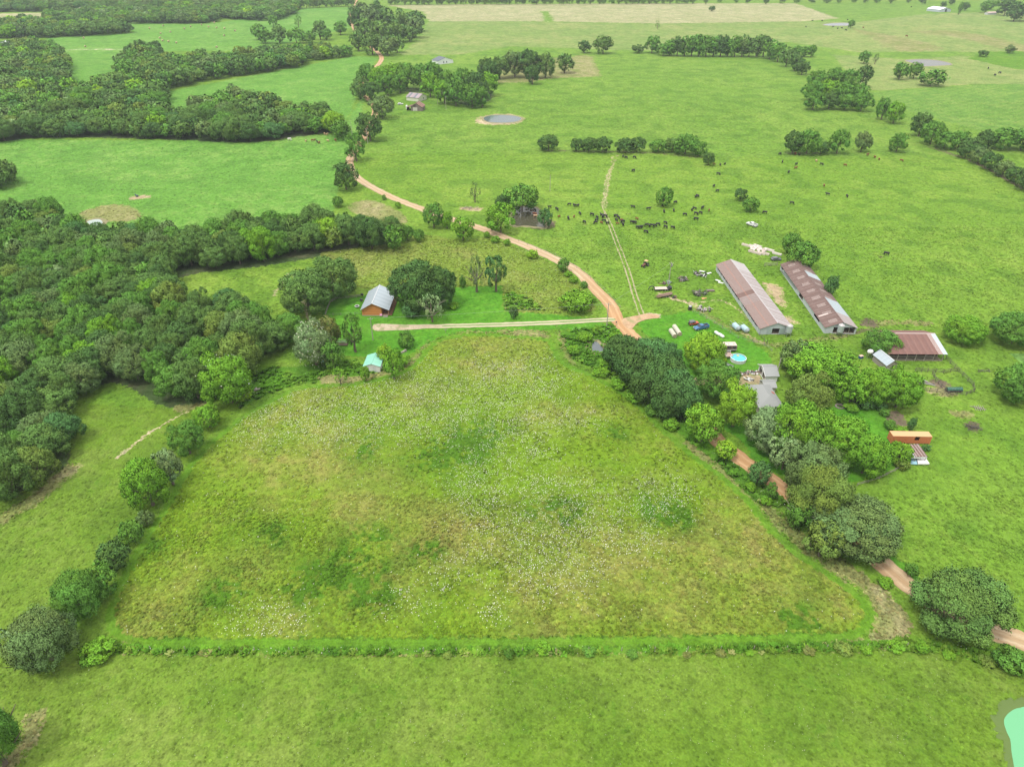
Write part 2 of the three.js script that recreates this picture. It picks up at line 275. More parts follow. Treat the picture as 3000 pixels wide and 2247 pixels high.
const BUMP = (() => {
  const n = 512, d = new Uint8Array(n * n * 4), w = (x, y, f) => { // tiling noise
    const X = x * f, Y = y * f, xi = Math.floor(X), yi = Math.floor(Y); let u = X - xi, v = Y - yi; u = u * u * (3 - 2 * u); v = v * v * (3 - 2 * v);
    const l = (a, b) => LAT[(((b % f) + f) % f) * 256 + (((a % f) + f) % f)], a = l(xi, yi) + (l(xi + 1, yi) - l(xi, yi)) * u, b = l(xi, yi + 1) + (l(xi + 1, yi + 1) - l(xi, yi + 1)) * u; return a + (b - a) * v; };
  for (let j = 0; j < n; j++) for (let i = 0; i < n; i++) { const x = i / n, y = j / n, v = 255 * (0.3 * w(x, y, 16) + 0.4 * w(x, y, 48) + 0.3 * w(x, y, 128)), o = (j * n + i) * 4; d[o] = d[o + 1] = d[o + 2] = v; d[o + 3] = 255; }
  return d;
})();
function bumpTex(rx, ry) { const t = new THREE.DataTexture(BUMP, 512, 512); t.wrapS = t.wrapT = THREE.RepeatWrapping; t.magFilter = THREE.LinearFilter; t.repeat.set(rx, ry); t.needsUpdate = true; return t; }
const bumpSource = bumpTex(1, 1);
function tileOf(x, z) { for (const t of TILES) if (-z >= t.d0 && -z < t.d1 && x >= t.x0 && x < t.x1) return t; return null; }
function classAt(x, z) { const t = tileOf(x, z); if (!t) return PASTURE; return t.mask[Math.floor((-z - t.d0) / (t.d1 - t.d0) * t.h) * t.w + Math.floor((x - t.x0) / (t.x1 - t.x0) * t.w)]; }
const lin = (b) => { const c = b / 255; return c <= 0.04045 ? c / 12.92 : ((c + 0.055) / 1.055) ** 2.4; };
function colorAt(x, z) { const t = tileOf(x, z); if (!t) return [0.1, 0.2, 0.04]; const o = (Math.floor((-z - t.d0) / (t.d1 - t.d0) * t.h) * t.w + Math.floor((x - t.x0) / (t.x1 - t.x0) * t.w)) * 4; return [lin(t.data[o]), lin(t.data[o + 1]), lin(t.data[o + 2])]; }
for (const t of TILES) {
  const b = bumpSource.clone(); b.repeat.set((t.x1 - t.x0) / 42, (t.d1 - t.d0) / 42); b.needsUpdate = true;
  t.mat = new THREE.MeshStandardMaterial({ map: t.tex, roughness: 1, bumpMap: b, bumpScale: 0.22 });
  t.mat.specularIntensity = 0.2;
}
function sheetGeometry(P, t, y) {                         // polygon cut to one tile
  let out = P;
  const cut = (list, side) => { const r = []; for (let i = 0; i < list.length; i++) { const a = list[i], b = list[(i + 1) % list.length], sa = side(a), sb = side(b); if (sa >= 0) r.push(a); if ((sa >= 0) !== (sb >= 0)) { const k = sa / (sa - sb); r.push([a[0] + (b[0] - a[0]) * k, a[1] + (b[1] - a[1]) * k]); } } return r; };
  for (const f of [(p) => p[0] - t.x0, (p) => t.x1 - p[0], (p) => -p[1] - t.d0, (p) => t.d1 + p[1]]) { out = cut(out, f); if (out.length < 3) return null; }
  const v2 = out.map((p) => new THREE.Vector2(p[0], p[1])), tri = THREE.ShapeUtils.triangulateShape(v2, []);
  const g = new THREE.BufferGeometry(), pos = [], uv = [], nor = [], idx = [];
  for (const p of out) { pos.push(p[0], y, p[1]); nor.push(0, 1, 0); uv.push((p[0] - t.x0) / (t.x1 - t.x0), (-p[1] - t.d0) / (t.d1 - t.d0)); }
  for (const [a, b, c] of tri) { const A = out[a], B = out[b], C = out[c], k = (B[0] - A[0]) * (C[1] - A[1]) - (B[1] - A[1]) * (C[0] - A[0]); k < 0 ? idx.push(a, b, c) : idx.push(a, c, b); }
  g.setAttribute('position', new THREE.Float32BufferAttribute(pos, 3)); g.setAttribute('normal', new THREE.Float32BufferAttribute(nor, 3)); g.setAttribute('uv', new THREE.Float32BufferAttribute(uv, 2)); g.setIndex(idx); return g;
}
function sheet(name, P, y, label) {
  const gs = [], ms = []; for (const t of TILES) { const g = sheetGeometry(P, t, y); if (g) { gs.push(g.toNonIndexed()); ms.push(t.mat); } }
  if (!gs.length) return; structure(name, gs.length > 1 ? mergeGeometries(gs, true) : gs[0], gs.length > 1 ? ms : ms[0], label);
}
{ // the wide ground that carries on to the horizon, then the surveyed fields on it
  const far = TILES[3].mat.clone(); far.map = TILES[2].tex.clone(); far.map.wrapS = far.map.wrapT = THREE.MirroredRepeatWrapping; far.map.repeat.set(7, 20); far.map.needsUpdate = true; far.bumpMap = null;
  structure('ground', new THREE.PlaneGeometry(9000, 9000).rotateX(-Math.PI / 2).translate(0, -0.12, -1500), far, 'wide flat farmland reaching the horizon');
  TILES.forEach((t) => sheet('pasture', [[t.x0, -t.d0], [t.x1, -t.d0], [t.x1, -t.d1], [t.x0, -t.d1]], 0));
  sheet('meadow', STRIPLINE, 0.03, 'unmown meadow with white wildflowers inside the mown strip');
  const cabinLawn = FIELDS.filter((f) => f[0] === LAWN);
  cabinLawn.forEach((f) => sheet('lawn', f[1], 0.03));
}
function ribbon(l, width, y, cross = 5, crown = 0.08, jag = 0.12) {
  const pos = [], uv = [], idx = []; let run = 0;
  for (let i = 0; i < l.length; i++) {
    const a = l[Math.max(0, i - 1)], b = l[Math.min(l.length - 1, i + 1)], L = Math.hypot(b[0] - a[0], b[1] - a[1]) || 1, nx = -(b[1] - a[1]) / L, nz = (b[0] - a[0]) / L;
    if (i) run += Math.hypot(l[i][0] - l[i - 1][0], l[i][1] - l[i - 1][1]);
    for (let k = 0; k < cross; k++) { const s = k / (cross - 1) - 0.5, e = Math.abs(s) > 0.49 ? (vn(run * 0.5, k * 9) - 0.5) * jag * width : 0, w = s * width + Math.sign(s) * e; pos.push(l[i][0] + nx * w, y + crown * (1 - 4 * s * s), l[i][1] + nz * w); uv.push(s + 0.5, run); }
    if (i) for (let k = 0; k + 1 < cross; k++) { const p = (i - 1) * cross + k, q = i * cross + k; idx.push(p, p + 1, q, p + 1, q + 1, q); }
  }
  const g = new THREE.BufferGeometry(); g.setAttribute('position', new THREE.Float32BufferAttribute(pos, 3)); g.setAttribute('uv', new THREE.Float32BufferAttribute(uv, 2)); g.setIndex(idx); g.computeVertexNormals();
  if (g.attributes.normal.getY(0) < 0) { g.setIndex(idx.map((v, i) => idx[i - (i % 3) + [0, 2, 1][i % 3]])); g.computeVertexNormals(); }
  return g;
}
function dense(l, gap) { const r = [l[0]]; for (let i = 1; i < l.length; i++) { const [a, b] = [r[r.length - 1], l[i]], n = Math.max(1, Math.round(Math.hypot(b[0] - a[0], b[1] - a[1]) / gap)); for (let k = 1; k <= n; k++) r.push([a[0] + (b[0] - a[0]) * k / n, a[1] + (b[1] - a[1]) * k / n]); } return r; }
function dirtTexture(A, B, C, grass) {
  const w = 96, h = 1024, d = new Uint8Array(w * h * 4);
  for (let j = 0; j < h; j++) for (let i = 0; i < w; i++) {
    const u = i / w, n = fbm(i * 0.16, j * 0.05), m = vn(i * 0.7, j * 0.3), k = fbm(i * 0.05 + 4, j * 0.012), edge = Math.min(u, 1 - u);
    const track = Math.exp(-(((Math.abs(u - 0.5) - 0.22) / 0.07) ** 2)) * (0.35 + 0.65 * n), o = (j * w + i) * 4;
    const p = clamp(track + step(0.5, 0.7, k) * 0.5), g = grass * step(0.46, 0.62, n * 0.5 + 0.5 * Math.exp(-(((u - 0.5) / 0.16) ** 2))) + 0.85 * step(0.5, 0.7, n * 0.7 + (0.06 - edge) * 8);
    for (let c = 0; c < 3; c++) { let q = A[c] + (B[c] - A[c]) * p; q *= 0.86 + 0.28 * m; q += (C[c] - q) * clamp(g); d[o + c] = LUT[clamp(Math.round(q * 4096), 0, 4096)]; }
    d[o + 3] = 255;
  }
  const t = new THREE.DataTexture(d, w, h); t.colorSpace = THREE.SRGBColorSpace; t.magFilter = THREE.LinearFilter; t.wrapT = THREE.RepeatWrapping; t.repeat.set(1, 1 / 120); t.needsUpdate = true; return t;
}
const CLAY = mat(1, 1, 1, 1, { map: dirtTexture([0.33, 0.225, 0.125], [0.43, 0.33, 0.21], [0.1, 0.16, 0.035], 0) });
const LIME = mat(1, 1, 1, 1, { map: dirtTexture([0.34, 0.30, 0.19], [0.43, 0.38, 0.26], [0.09, 0.18, 0.03], 1) });
const roadGeo = ribbon(dense(ROADLINE, 2.5), 5.4, 0.05);
{ // fresher orange clay from the junction down past the farmhouse and at the far bends, bleached tan in between
  const p = roadGeo.attributes.position, c = [], J = V(1350, 705), K = V(1600, 990);
  for (let i = 0; i < p.count; i++) { const x = p.getX(i), z = p.getZ(i), j = Math.min(Math.hypot(x - J.x, z - J.z) / 38, Math.hypot(x - K.x, z - K.z) / 70), q = clamp(1.2 - j) + step(360, 520, -z) * 0.7 + (vn(x * 0.09, z * 0.09) - 0.5) * 0.7, o = clamp(q); c.push(1.0, 1.03 - 0.2 * o, 1.06 - 0.38 * o); }
  roadGeo.setAttribute('color', new THREE.Float32BufferAttribute(c, 3)); CLAY.vertexColors = true;
}
const LIMERUT = mat(1, 1, 1, 1, { map: dirtTexture([0.24, 0.22, 0.11], [0.31, 0.28, 0.17], [0.10, 0.18, 0.03], 0) });
structure('dirt_road', roadGeo, CLAY, 'orange clay country road winding between the fields');
for (const l of [[[1385, 690], [1368, 640], [1350, 580], [1331, 530], [1313, 480], [1301, 445]], [[1393, 684], [1376, 636], [1358, 578], [1339, 530], [1321, 484], [1306, 455]]]) structure('wheel_rut', ribbon(dense(curve(ground(l), 6), 1.5), 0.6, 0.03, 3, 0, 0.5), LIMERUT, 'pale wheel rut of the pasture track');
structure('driveway', ribbon(dense(DRIVELINE, 1.5), 3.2, 0.09, 5, 0.03), LIME, 'pale gravel driveway to the log cabin');
function soil(A, B, C) { const n = 256, d = new Uint8Array(n * n * 4); for (let j = 0; j < n; j++) for (let i = 0; i < n; i++) { const f = fbm(i * 0.045, j * 0.045), m = vn(i * 0.4, j * 0.4), q = step(0.58, 0.72, fbm(i * 0.03 + 40, j * 0.03)), o = (j * n + i) * 4; for (let c = 0; c < 3; c++) { let v = (A[c] + (B[c] - A[c]) * f) * (0.82 + 0.36 * m); v += (C[c] - v) * q * 0.7; d[o + c] = LUT[clamp(Math.round(v * 4096), 0, 4096)]; } d[o + 3] = 255; } const t = new THREE.DataTexture(d, n, n); t.colorSpace = THREE.SRGBColorSpace; t.magFilter = THREE.LinearFilter; t.wrapS = t.wrapT = THREE.RepeatWrapping; t.repeat.set(1 / 24, 1 / 24); t.needsUpdate = true; return mat(1, 1, 1, 1, { map: t }); }
{ const p = ground([[808, 701], [850, 701], [900, 703], [960, 705], [900, 712], [850, 714], [808, 714]]);
  structure('gravel_apron', sheetFlat(curve(p, 4, true), 0.12), soil([0.28, 0.21, 0.13], [0.42, 0.36, 0.26], [0.16, 0.2, 0.07]), 'gravel parking apron at the end of the driveway'); }
{ const p = ground([[1345, 690], [1372, 683], [1400, 678], [1422, 681], [1424, 687], [1400, 690], [1378, 698], [1362, 712], [1350, 705]]);
  structure('gravel_apron', sheetFlat(curve(p, 4, true), 0.16), soil([0.28, 0.165, 0.085], [0.41, 0.29, 0.18], [0.2, 0.2, 0.08]), 'clay turn-in where the farm gate meets the road'); }
function sheetFlat(P, y) {
  const s = new THREE.Shape(P.map(([x, z]) => new THREE.Vector2(x, -z))); return new THREE.ShapeGeometry(s).rotateX(-Math.PI / 2).translate(0, y, 0);
}
// ---------- ponds ----------
const water = (r, g, b, rough = 0.06) => new THREE.MeshPhysicalMaterial({ color: col(r, g, b), roughness: rough, ior: 1.33, bumpMap: (() => { const t = bumpSource.clone(); t.repeat.set(0.08, 0.08); t.needsUpdate = true; return t; })(), bumpScale: 0.006 });
function pond(pts, f, m, label, n = 6, bank = mat(0.19, 0.17, 0.085, 1)) {
  const P = curve(ground(pts, f), n, true); structure('pond', sheetFlat(P, 0.07), m, label);
  const cx = P.reduce((s, p) => s + p[0], 0) / P.length, cz = P.reduce((s, p) => s + p[1], 0) / P.length, pos = [], idx = [];
  P.forEach(([x, z], i) => { const L = Math.hypot(x - cx, z - cz), k = 1 + (1.1 + vn(i * 0.7, 3) * 1.6) / L, a = 1 - 0.3 / L; pos.push(cx + (x - cx) * a, 0.03, cz + (z - cz) * a, cx + (x - cx) * (1 + 0.5 / L), 0.3, cz + (z - cz) * (1 + 0.5 / L), cx + (x - cx) * k, 0.012, cz + (z - cz) * k); });
  for (let i = 0; i < P.length; i++) { const a = i * 3, b = ((i + 1) % P.length) * 3; for (const k of [0, 1]) idx.push(a + k, b + k, a + k + 1, b + k, b + k + 1, a + k + 1); }
  const g = new THREE.BufferGeometry(); g.setAttribute('position', new THREE.Float32BufferAttribute(pos, 3)); g.setIndex(idx); g.computeVertexNormals(); structure('pond_bank', g, bank);
  return P;
}
const PONDS = [
  pond([[700, 640], [800, 605], [950, 592], [1120, 600], [1220, 640], [1260, 720], [1300, 850], [1350, 930], [1360, 1005], [1200, 1000], [950, 976], [800, 985], [700, 940], [690, 800]], zoomed(1400, 520, 320 / 2209), water(0.06, 0.058, 0.036), 'murky cattle pond shaded by three round trees'),
  pond([[550, 398], [590, 402], [640, 450], [682, 510], [640, 528], [540, 515], [528, 465]], zoomed(1600, 900, 320 / 1269), water(0.1, 0.115, 0.12, 0.25), 'small grey pond among rank weeds by the road junction'),
  pond([[1417, 345], [1440, 338], [1475, 337], [1510, 340], [1528, 347], [1510, 357], [1470, 360], [1430, 357]], W, water(0.1, 0.13, 0.13), 'small pond with bare clay banks below the old barn'),
  pond([[2413, 72], [2440, 68], [2480, 67], [2494, 71], [2492, 75], [2450, 75.5], [2425, 75]], W, water(0.2, 0.22, 0.22), 'distant stock pond with one bush at its end'),
  pond([[2655, 177], [2700, 174], [2750, 177], [2790, 189], [2760, 192], [2700, 194], [2680, 186]], W, water(0.12, 0.12, 0.1), 'oval pond in the far dry pasture'),
  pond([[255, 648], [285, 642], [300, 650], [290, 662], [265, 660]], W, water(0.3, 0.36, 0.33), 'pale pond hidden behind the wood edge'),
  pond([[1520, 1310], [1385, 1328], [1325, 1345], [1275, 1398], [1286, 1460], [1308, 1510], [1318, 1580], [1332, 1657], [1345, 1760], [1620, 1760]], zoomed(2250, 1350, 750 / 1385), mat(0.105, 0.33, 0.155, 0.6), 'duckweed covered mint green pond in the front pasture', 6, mat(0.085, 0.13, 0.03, 1)),
];
const wet = (x, z) => PONDS.some((p) => inside(p, x, z));
// quick lookup of distance to the roads
const nearLine = (l, x, z, r) => { for (let i = 0; i < l.length; i += 1) if (Math.abs(l[i][0] - x) < r && Math.abs(l[i][1] - z) < r && Math.hypot(l[i][0] - x, l[i][1] - z) < r) return true; return false; };
const ROADD = dense(ROADLINE, 2), DRIVED = dense(DRIVELINE, 2);
const clearOf = (x, z, m = 0) => !nearLine(ROADD, x, z, 3 + m) && !nearLine(DRIVED, x, z, 2 + m) && !wet(x, z);

// ---------- grass, weeds and flowers ----------
function tuftGeometry(n, spread, lean) {
  const pos = [], nor = [], c = V3(), d = V3();
  for (let i = 0; i < n; i++) {
    const a = i / n * 6.283 + rr(-0.3, 0.3), r = spread * rr(0.25, 1), h = rr(0.55, 1), w = rr(0.1, 0.2) * 1.6, bx = Math.cos(a) * r * 0.35, bz = Math.sin(a) * r * 0.35, tx = Math.cos(a) * (r + lean * h), tz = Math.sin(a) * (r + lean * h), px = -Math.sin(a) * w, pz = Math.cos(a) * w;
    const q = [[bx - px, 0, bz - pz], [bx + px, 0, bz + pz], [tx + px * 0.5, h, tz + pz * 0.5], [tx - px * 0.5, h * 0.96, tz - pz * 0.5]], ny = (q[1][2] - q[0][2]) * (q[2][0] - q[0][0]) - (q[1][0] - q[0][0]) * (q[2][2] - q[0][2]);
    for (const k of ny > 0 ? [0, 1, 2, 0, 2, 3] : [0, 2, 1, 0, 3, 2]) pos.push(...q[k]);
    d.set(Math.cos(a) * 0.45, 1, Math.sin(a) * 0.45).normalize(); for (let k = 0; k < 6; k++) nor.push(d.x, d.y, d.z);
  }
  const g = new THREE.BufferGeometry(); g.setAttribute('position', new THREE.Float32BufferAttribute(pos, 3)); g.setAttribute('normal', new THREE.Float32BufferAttribute(nor, 3)); return g;
}
const GRASS = mat(1, 1, 1, 1); GRASS.specularIntensity = 0.2;
function scatter(name, label, geo, spots, material = GRASS) {
  const m = shade(new THREE.InstancedMesh(geo, material, spots.length)), M = new THREE.Matrix4(), Q = new THREE.Quaternion(), E = new THREE.Euler(), c = new THREE.Color();
  spots.forEach(([x, z, s, hs, rgb, y = 0], i) => { E.set(rr(-0.15, 0.15), rr(0, 6.28), rr(-0.15, 0.15)); M.compose(V3(x, y, z), Q.setFromEuler(E), V3(s, hs, s)); m.setMatrixAt(i, M); m.setColorAt(i, c.setRGB(...rgb)); });
  m.name = name; m.userData = { kind: 'stuff', label }; scene.add(m); return m;
}
const seen = (x, z, m = 12) => Math.abs(x) < -z * 0.72 + 42 + m;
{
  const spots = [], weeds = [], meadow = [];
  const tries = (n, d0, d1, fn) => { for (let i = 0; i < n; i++) { const d = Math.sqrt(rr(d0 * d0, d1 * d1)), x = rr(-1, 1) * (d * 0.72 + 48); fn(x, -d); } };
  const put = (x, z, dense_) => {
    const id = classAt(x, z), c = colorAt(x, z);
    if (id === DIRT || id === GRAVEL || id === WOOD || id === STUBBLE) return;
    if (id === LAWN || id === STRIP) return;
    if (!clearOf(x, z)) return;
    const k = rr(0.75, 1.4), rgb = [c[0] * k, c[1] * k, c[2] * k], lush = rgb.map((v) => v * 1.18);
    if (id === WEEDS) { if (vn(x * 0.2, z * 0.2) > 0.25) weeds.push([x, z, rr(0.5, 1.1), rr(0.3, 0.9), lush]); }
    else if (id === MEADOW || id === DRY || id === OLDFIELD) { const b = rr(0.62, 1.3), y = rr(0.9, 1.16); meadow.push([x, z, rr(0.2, 0.5), rr(0.1, 0.32) * (0.5 + vn(x * 0.15, z * 0.15)), [c[0] * b * y * 1.12, c[1] * b * 1.12, c[2] * b * 1.12]]); }
    else if (id === MUD) { if (rnd() < 0.2) spots.push([x, z, 0.3, 0.2, [0.08, 0.14, 0.03]]); }
    else if (rnd() < 0.25 + 0.9 * vn(x * 0.25 + 7, z * 0.25) * vn(x * 0.045, z * 0.045 + 11)) { const f = id === FORE ? 0.8 : 1; spots.push([x, z, rr(0.18, 0.5) * f, rr(0.08, 0.28) * f, rgb]); }
  };
  tries(60000, 55, 130, put); tries(120000, 130, 320, put); tries(90000, 320, 620, put);
  scatter('pasture_grass', 'short tussocky pasture grass', tuftGeometry(9, 0.8, 0.4), spots);
  scatter('meadow_grass', 'long seeding meadow grass', tuftGeometry(10, 0.7, 0.5), meadow);
  scatter('tall_weeds', 'rank green weeds along ditches and fence lines', tuftGeometry(14, 0.8, 0.3), weeds);
  // white umbels standing in drifts
  const fl = []; const fg = (() => { const L = []; for (let i = 0; i < 5; i++) { const a = rr(0, 6.28), r = rr(0, 0.8); L.push(at(new THREE.CircleGeometry(rr(0.25, 0.5), 5).rotateX(-Math.PI / 2), Math.cos(a) * r, rr(-0.2, 0.2), Math.sin(a) * r, rr(-0.3, 0.3))); } return merge(L); })();
  for (let i = 0; i < 330000 && fl.length < 30000; i++) {
    const d = Math.sqrt(rr(70 * 70, 300 * 300)), z = -d, x = rr(-1, 1) * (d * 0.7 + 40), id = classAt(x, z); if (id !== MEADOW && id !== WEEDS && id !== OLDFIELD) continue;
    const f = id === MEADOW ? field(FLOWER, x, z) * (vn(x * 0.35, z * 0.35) > 0.4 ? 1 : 0.25) + 0.02 : id === OLDFIELD ? 0.05 : 0.12 * (vn(x * 0.1, z * 0.1) > 0.55 ? 1 : 0.1); if (rnd() > f) continue;
    const b = rr(0.45, 0.78); fl.push([x, z, rr(0.05, 0.145), rr(0.15, 0.3), [b, b * 0.99, b * 0.86], rr(0.35, 0.75)]);
  }
  scatter('wildflowers', 'white wildflowers in drifts across the meadow', fg, fl);
  const sp = []; for (let i = 0; i < 900; i++) { const d = rr(62, 100), x = rr(-1, 1) * (d * 0.72 + 30), z = -d; if (classAt(x, z) === FORE) sp.push([x, z, rr(0.04, 0.1), 0.1, [0.45, 0.46, 0.34], 0.15]); }
  scatter('clover_heads', 'pale clover and seed heads in the grazed pasture', fg, sp);
}

// ---------- trees ----------
const LEAF = {};
const leafMat = (n, r, g, b) => { LEAF[n] = new THREE.MeshPhysicalMaterial({ color: col(r, g, b), roughness: 1, vertexColors: true, specularIntensity: 0.2 }); };
leafMat('oak', 0.108, 0.202, 0.045); leafMat('dark', 0.073, 0.150, 0.036); leafMat('mid', 0.108, 0.243, 0.036); leafMat('bright', 0.148, 0.319, 0.027); leafMat('lime', 0.213, 0.383, 0.029);
leafMat('silver', 0.188, 0.287, 0.112); leafMat('olive', 0.157, 0.236, 0.045); leafMat('grey', 0.128, 0.206, 0.063); leafMat('teal', 0.083, 0.192, 0.054); leafMat('white', 0.400, 0.440, 0.340); leafMat('brown', 0.169, 0.198, 0.054);
const BARK = mat(0.12, 0.095, 0.07, 1), PALEBARK = mat(0.3, 0.27, 0.22, 1);
// A crown is a crowd of leaf clumps; unit size: one metre wide, one high, from y = 0.
function crownGeometry(lobes, subs, leaves, leaf, o = {}) {
  const { low = -0.78, lobe = [0.17, 0.25], sub = 0.36, lumpy = 0.16, droop = 0, open = 0.08 } = o;
  const P = [], N = [], C = [], n = V3(), d = V3(), c = V3(), s = V3(), m = V3(), a = V3(), b = V3(), q = V3(), e = V3(), bulge = [];
  for (let i = 0; i < 4; i++) bulge.push([V3(rr(-1, 1), rr(-0.3, 1), rr(-1, 1)).normalize(), rr(-lumpy, lumpy)]);
  for (let i = 0; i < lobes + (o.hollow ? 0 : 2); i++) {
    if (i >= lobes) { // the inner mass of leaves
      d.set(0, i === lobes ? -0.4 : 0.5, 0.02).normalize();
    }
    const y = i >= lobes ? d.y : low + (1 - low) * ((i + 0.5) / lobes), ang = i * 2.39996 + rr(-0.4, 0.4), k = Math.sqrt(1 - y * y);
    if (i < lobes) d.set(Math.cos(ang) * k, y, Math.sin(ang) * k);
    const lr = i >= lobes ? 0.3 : rr(lobe[0], lobe[1]); let R = 0.5 - lr * 0.8 + rr(-0.05, 0.05); for (const [v, g] of bulge) R *= 1 + g * Math.max(0, v.dot(d)) ** 2;
    if (i >= lobes) R = 0.12;
    c.set(d.x * R, 0.5 + d.y * R * (y < 0 ? 0.95 : 1), d.z * R);
    const tone = rr(0.88, 1.14), warm = rr(0.92, 1.1);
    for (let j = 0; j < subs * (i >= lobes ? 2 : 1); j++) {
      m.set(rr(-1, 1), rr(-0.6, 1), rr(-1, 1)).normalize(); if (i < lobes && m.dot(d) < -0.2) m.addScaledVector(d, 1.1).normalize();
      const sr = lr * sub * rr(0.75, 1.3); s.copy(c).addScaledVector(m, lr * rr(0.66, 0.92));
      const t2 = tone * rr(0.84, 1.18);
      for (let l = 0; l < leaves; l++) {
        n.set(rr(-1, 1), rr(-0.7, 1), rr(-1, 1)).normalize(); if (n.dot(m) < -0.3) n.addScaledVector(m, 0.8).normalize();
        const r = sr * (rnd() < open ? rr(1, 1.7) : rr(0.6, 1.08)); q.copy(s).addScaledVector(n, r); q.y -= droop * r; if (q.y < 0.012) q.y = rr(0.012, 0.06);
        e.set(rr(-1, 1), rr(-1, 1), rr(-1, 1)).addScaledVector(n, 0.9).normalize();
        a.set(rr(-1, 1), rr(-1, 1), rr(-1, 1)).cross(e).normalize(); b.crossVectors(e, a);
        const L = leaf * rr(0.6, 1.3), M = L * rr(0.6, 1.05);
        const v = [[-M, -L], [M, -L * 0.5], [M * rr(-0.6, 0.6), L]].map(([x, z]) => [q.x + a.x * x + b.x * z, q.y + a.y * x + b.y * z - droop * Math.abs(z) * 0.5, q.z + a.z * x + b.z * z]);
        e.copy(n).multiplyScalar(0.6).addScaledVector(m, 0.35).addScaledVector(d, 0.2).add(V3(rr(-0.3, 0.3), rr(-0.05, 0.35), rr(-0.3, 0.3))).normalize();
        const t = t2 * rr(0.8, 1.22);
        const ux = v[1][0] - v[0][0], uy = v[1][1] - v[0][1], uz = v[1][2] - v[0][2], wx = v[2][0] - v[0][0], wy = v[2][1] - v[0][1], wz = v[2][2] - v[0][2];
        const facing = (uy * wz - uz * wy) * e.x + (uz * wx - ux * wz) * e.y + (ux * wy - uy * wx) * e.z;
        for (const w of facing > 0 ? [0, 1, 2] : [0, 2, 1]) { P.push(...v[w]); N.push(e.x, e.y, e.z); C.push(t * warm, t, t * (2 - warm) * 0.98); }
      }
    }
  }
  const g = new THREE.BufferGeometry(); g.setAttribute('position', new THREE.Float32BufferAttribute(P, 3));
  g.computeBoundingBox(); const bb = g.boundingBox, sx = 1.05 / (bb.max.x - bb.min.x), sz = 1.05 / (bb.max.z - bb.min.z), sy = 1.02 / (bb.max.y - bb.min.y);
  g.translate(-(bb.max.x + bb.min.x) / 2, -bb.min.y, -(bb.max.z + bb.min.z) / 2); g.scale(sx, sy, sz);
  g.setAttribute('normal', new THREE.Float32BufferAttribute(N, 3)); g.setAttribute('color', new THREE.Float32BufferAttribute(C, 3)); return g;
}
function tube(pts, r0, r1, seg = 5, n = 5) {
  const c = new THREE.CatmullRomCurve3(pts.map((p) => V3(...p))), g = new THREE.TubeGeometry(c, seg, 1, n, false), p = g.attributes.position, m = (n + 1);
  for (let i = 0; i <= seg; i++) { const ctr = c.getPointAt(i / seg), r = r0 + (r1 - r0) * i / seg; for (let k = 0; k < m; k++) { const j = i * m + k; p.setXYZ(j, ctr.x + (p.getX(j) - ctr.x) * r, ctr.y + (p.getY(j) - ctr.y) * r, ctr.z + (p.getZ(j) - ctr.z) * r); } }
  g.computeVertexNormals(); return g;
}
function trunkGeometry(nl) {                              // unit height, a bole and spreading limbs
  const L = [tube([[0, -0.02, 0], [rr(-0.01, 0.01), 0.2, rr(-0.01, 0.01)], [rr(-0.02, 0.02), 0.45, rr(-0.02, 0.02)], [rr(-0.03, 0.03), 0.8, rr(-0.03, 0.03)]], 0.032, 0.008, 6, 7)];
  for (let i = 0; i < nl; i++) { const a = i / nl * 6.28 + rr(-0.4, 0.4), h = rr(0.2, 0.45), r = rr(0.2, 0.34); L.push(tube([[0, h, 0], [Math.cos(a) * r * 0.5, h + 0.12, Math.sin(a) * r * 0.5], [Math.cos(a) * r, h + rr(0.2, 0.36), Math.sin(a) * r]], 0.016, 0.004, 4, 5)); }
  return merge(L);
}
const TRUNK = [trunkGeometry(5), trunkGeometry(6)];
const many = (n, f) => [...Array(n)].map(f);
const CROWN = {
  big: many(2, () => crownGeometry(20, 24, 84, 0.0105, { lobe: [0.12, 0.23], lumpy: 0.35 })), near: many(3, () => crownGeometry(16, 18, 62, 0.0145, { lobe: [0.15, 0.26], lumpy: 0.25 })), mid: many(4, () => crownGeometry(12, 11, 32, 0.026)), far: many(4, () => crownGeometry(9, 7, 17, 0.05, { sub: 0.42, lobe: [0.2, 0.28], lumpy: 0.2 })),
  tall: many(2, () => crownGeometry(11, 12, 26, 0.028, { low: -0.92, lobe: [0.15, 0.22], lumpy: 0.3, hollow: true })), bush: many(3, () => crownGeometry(12, 10, 28, 0.032, { low: -0.45, open: 0.25 })),
  palm: many(2, () => crownGeometry(24, 14, 40, 0.018, { droop: 0.4, open: 0.35, lobe: [0.13, 0.19], sub: 0.42 })), thin: many(2, () => crownGeometry(8, 7, 16, 0.03, { low: -0.7, open: 0.5, lumpy: 0.35, hollow: true })),
};
let pick = 0;
function makeTree(name, shape, leaf, p, D, h, label, category, group) {
  const g = thing(name, label, category, group, p, rr(0, 6.28)), list = CROWN[shape], lift = shape === 'bush' ? 0.0 : shape === 'tall' || shape === 'thin' ? 0.12 : 0.05;
  const t = part(g, shape === 'bush' ? 'stem' : 'trunk', TRUNK[pick % 2], BARK); t.scale.set(h, h * 0.86, h);
  const c = part(g, 'crown', list[pick++ % list.length], LEAF[leaf], [0, h * lift, 0]); c.scale.set(D, h * (1 - lift), D);
  return g;
}
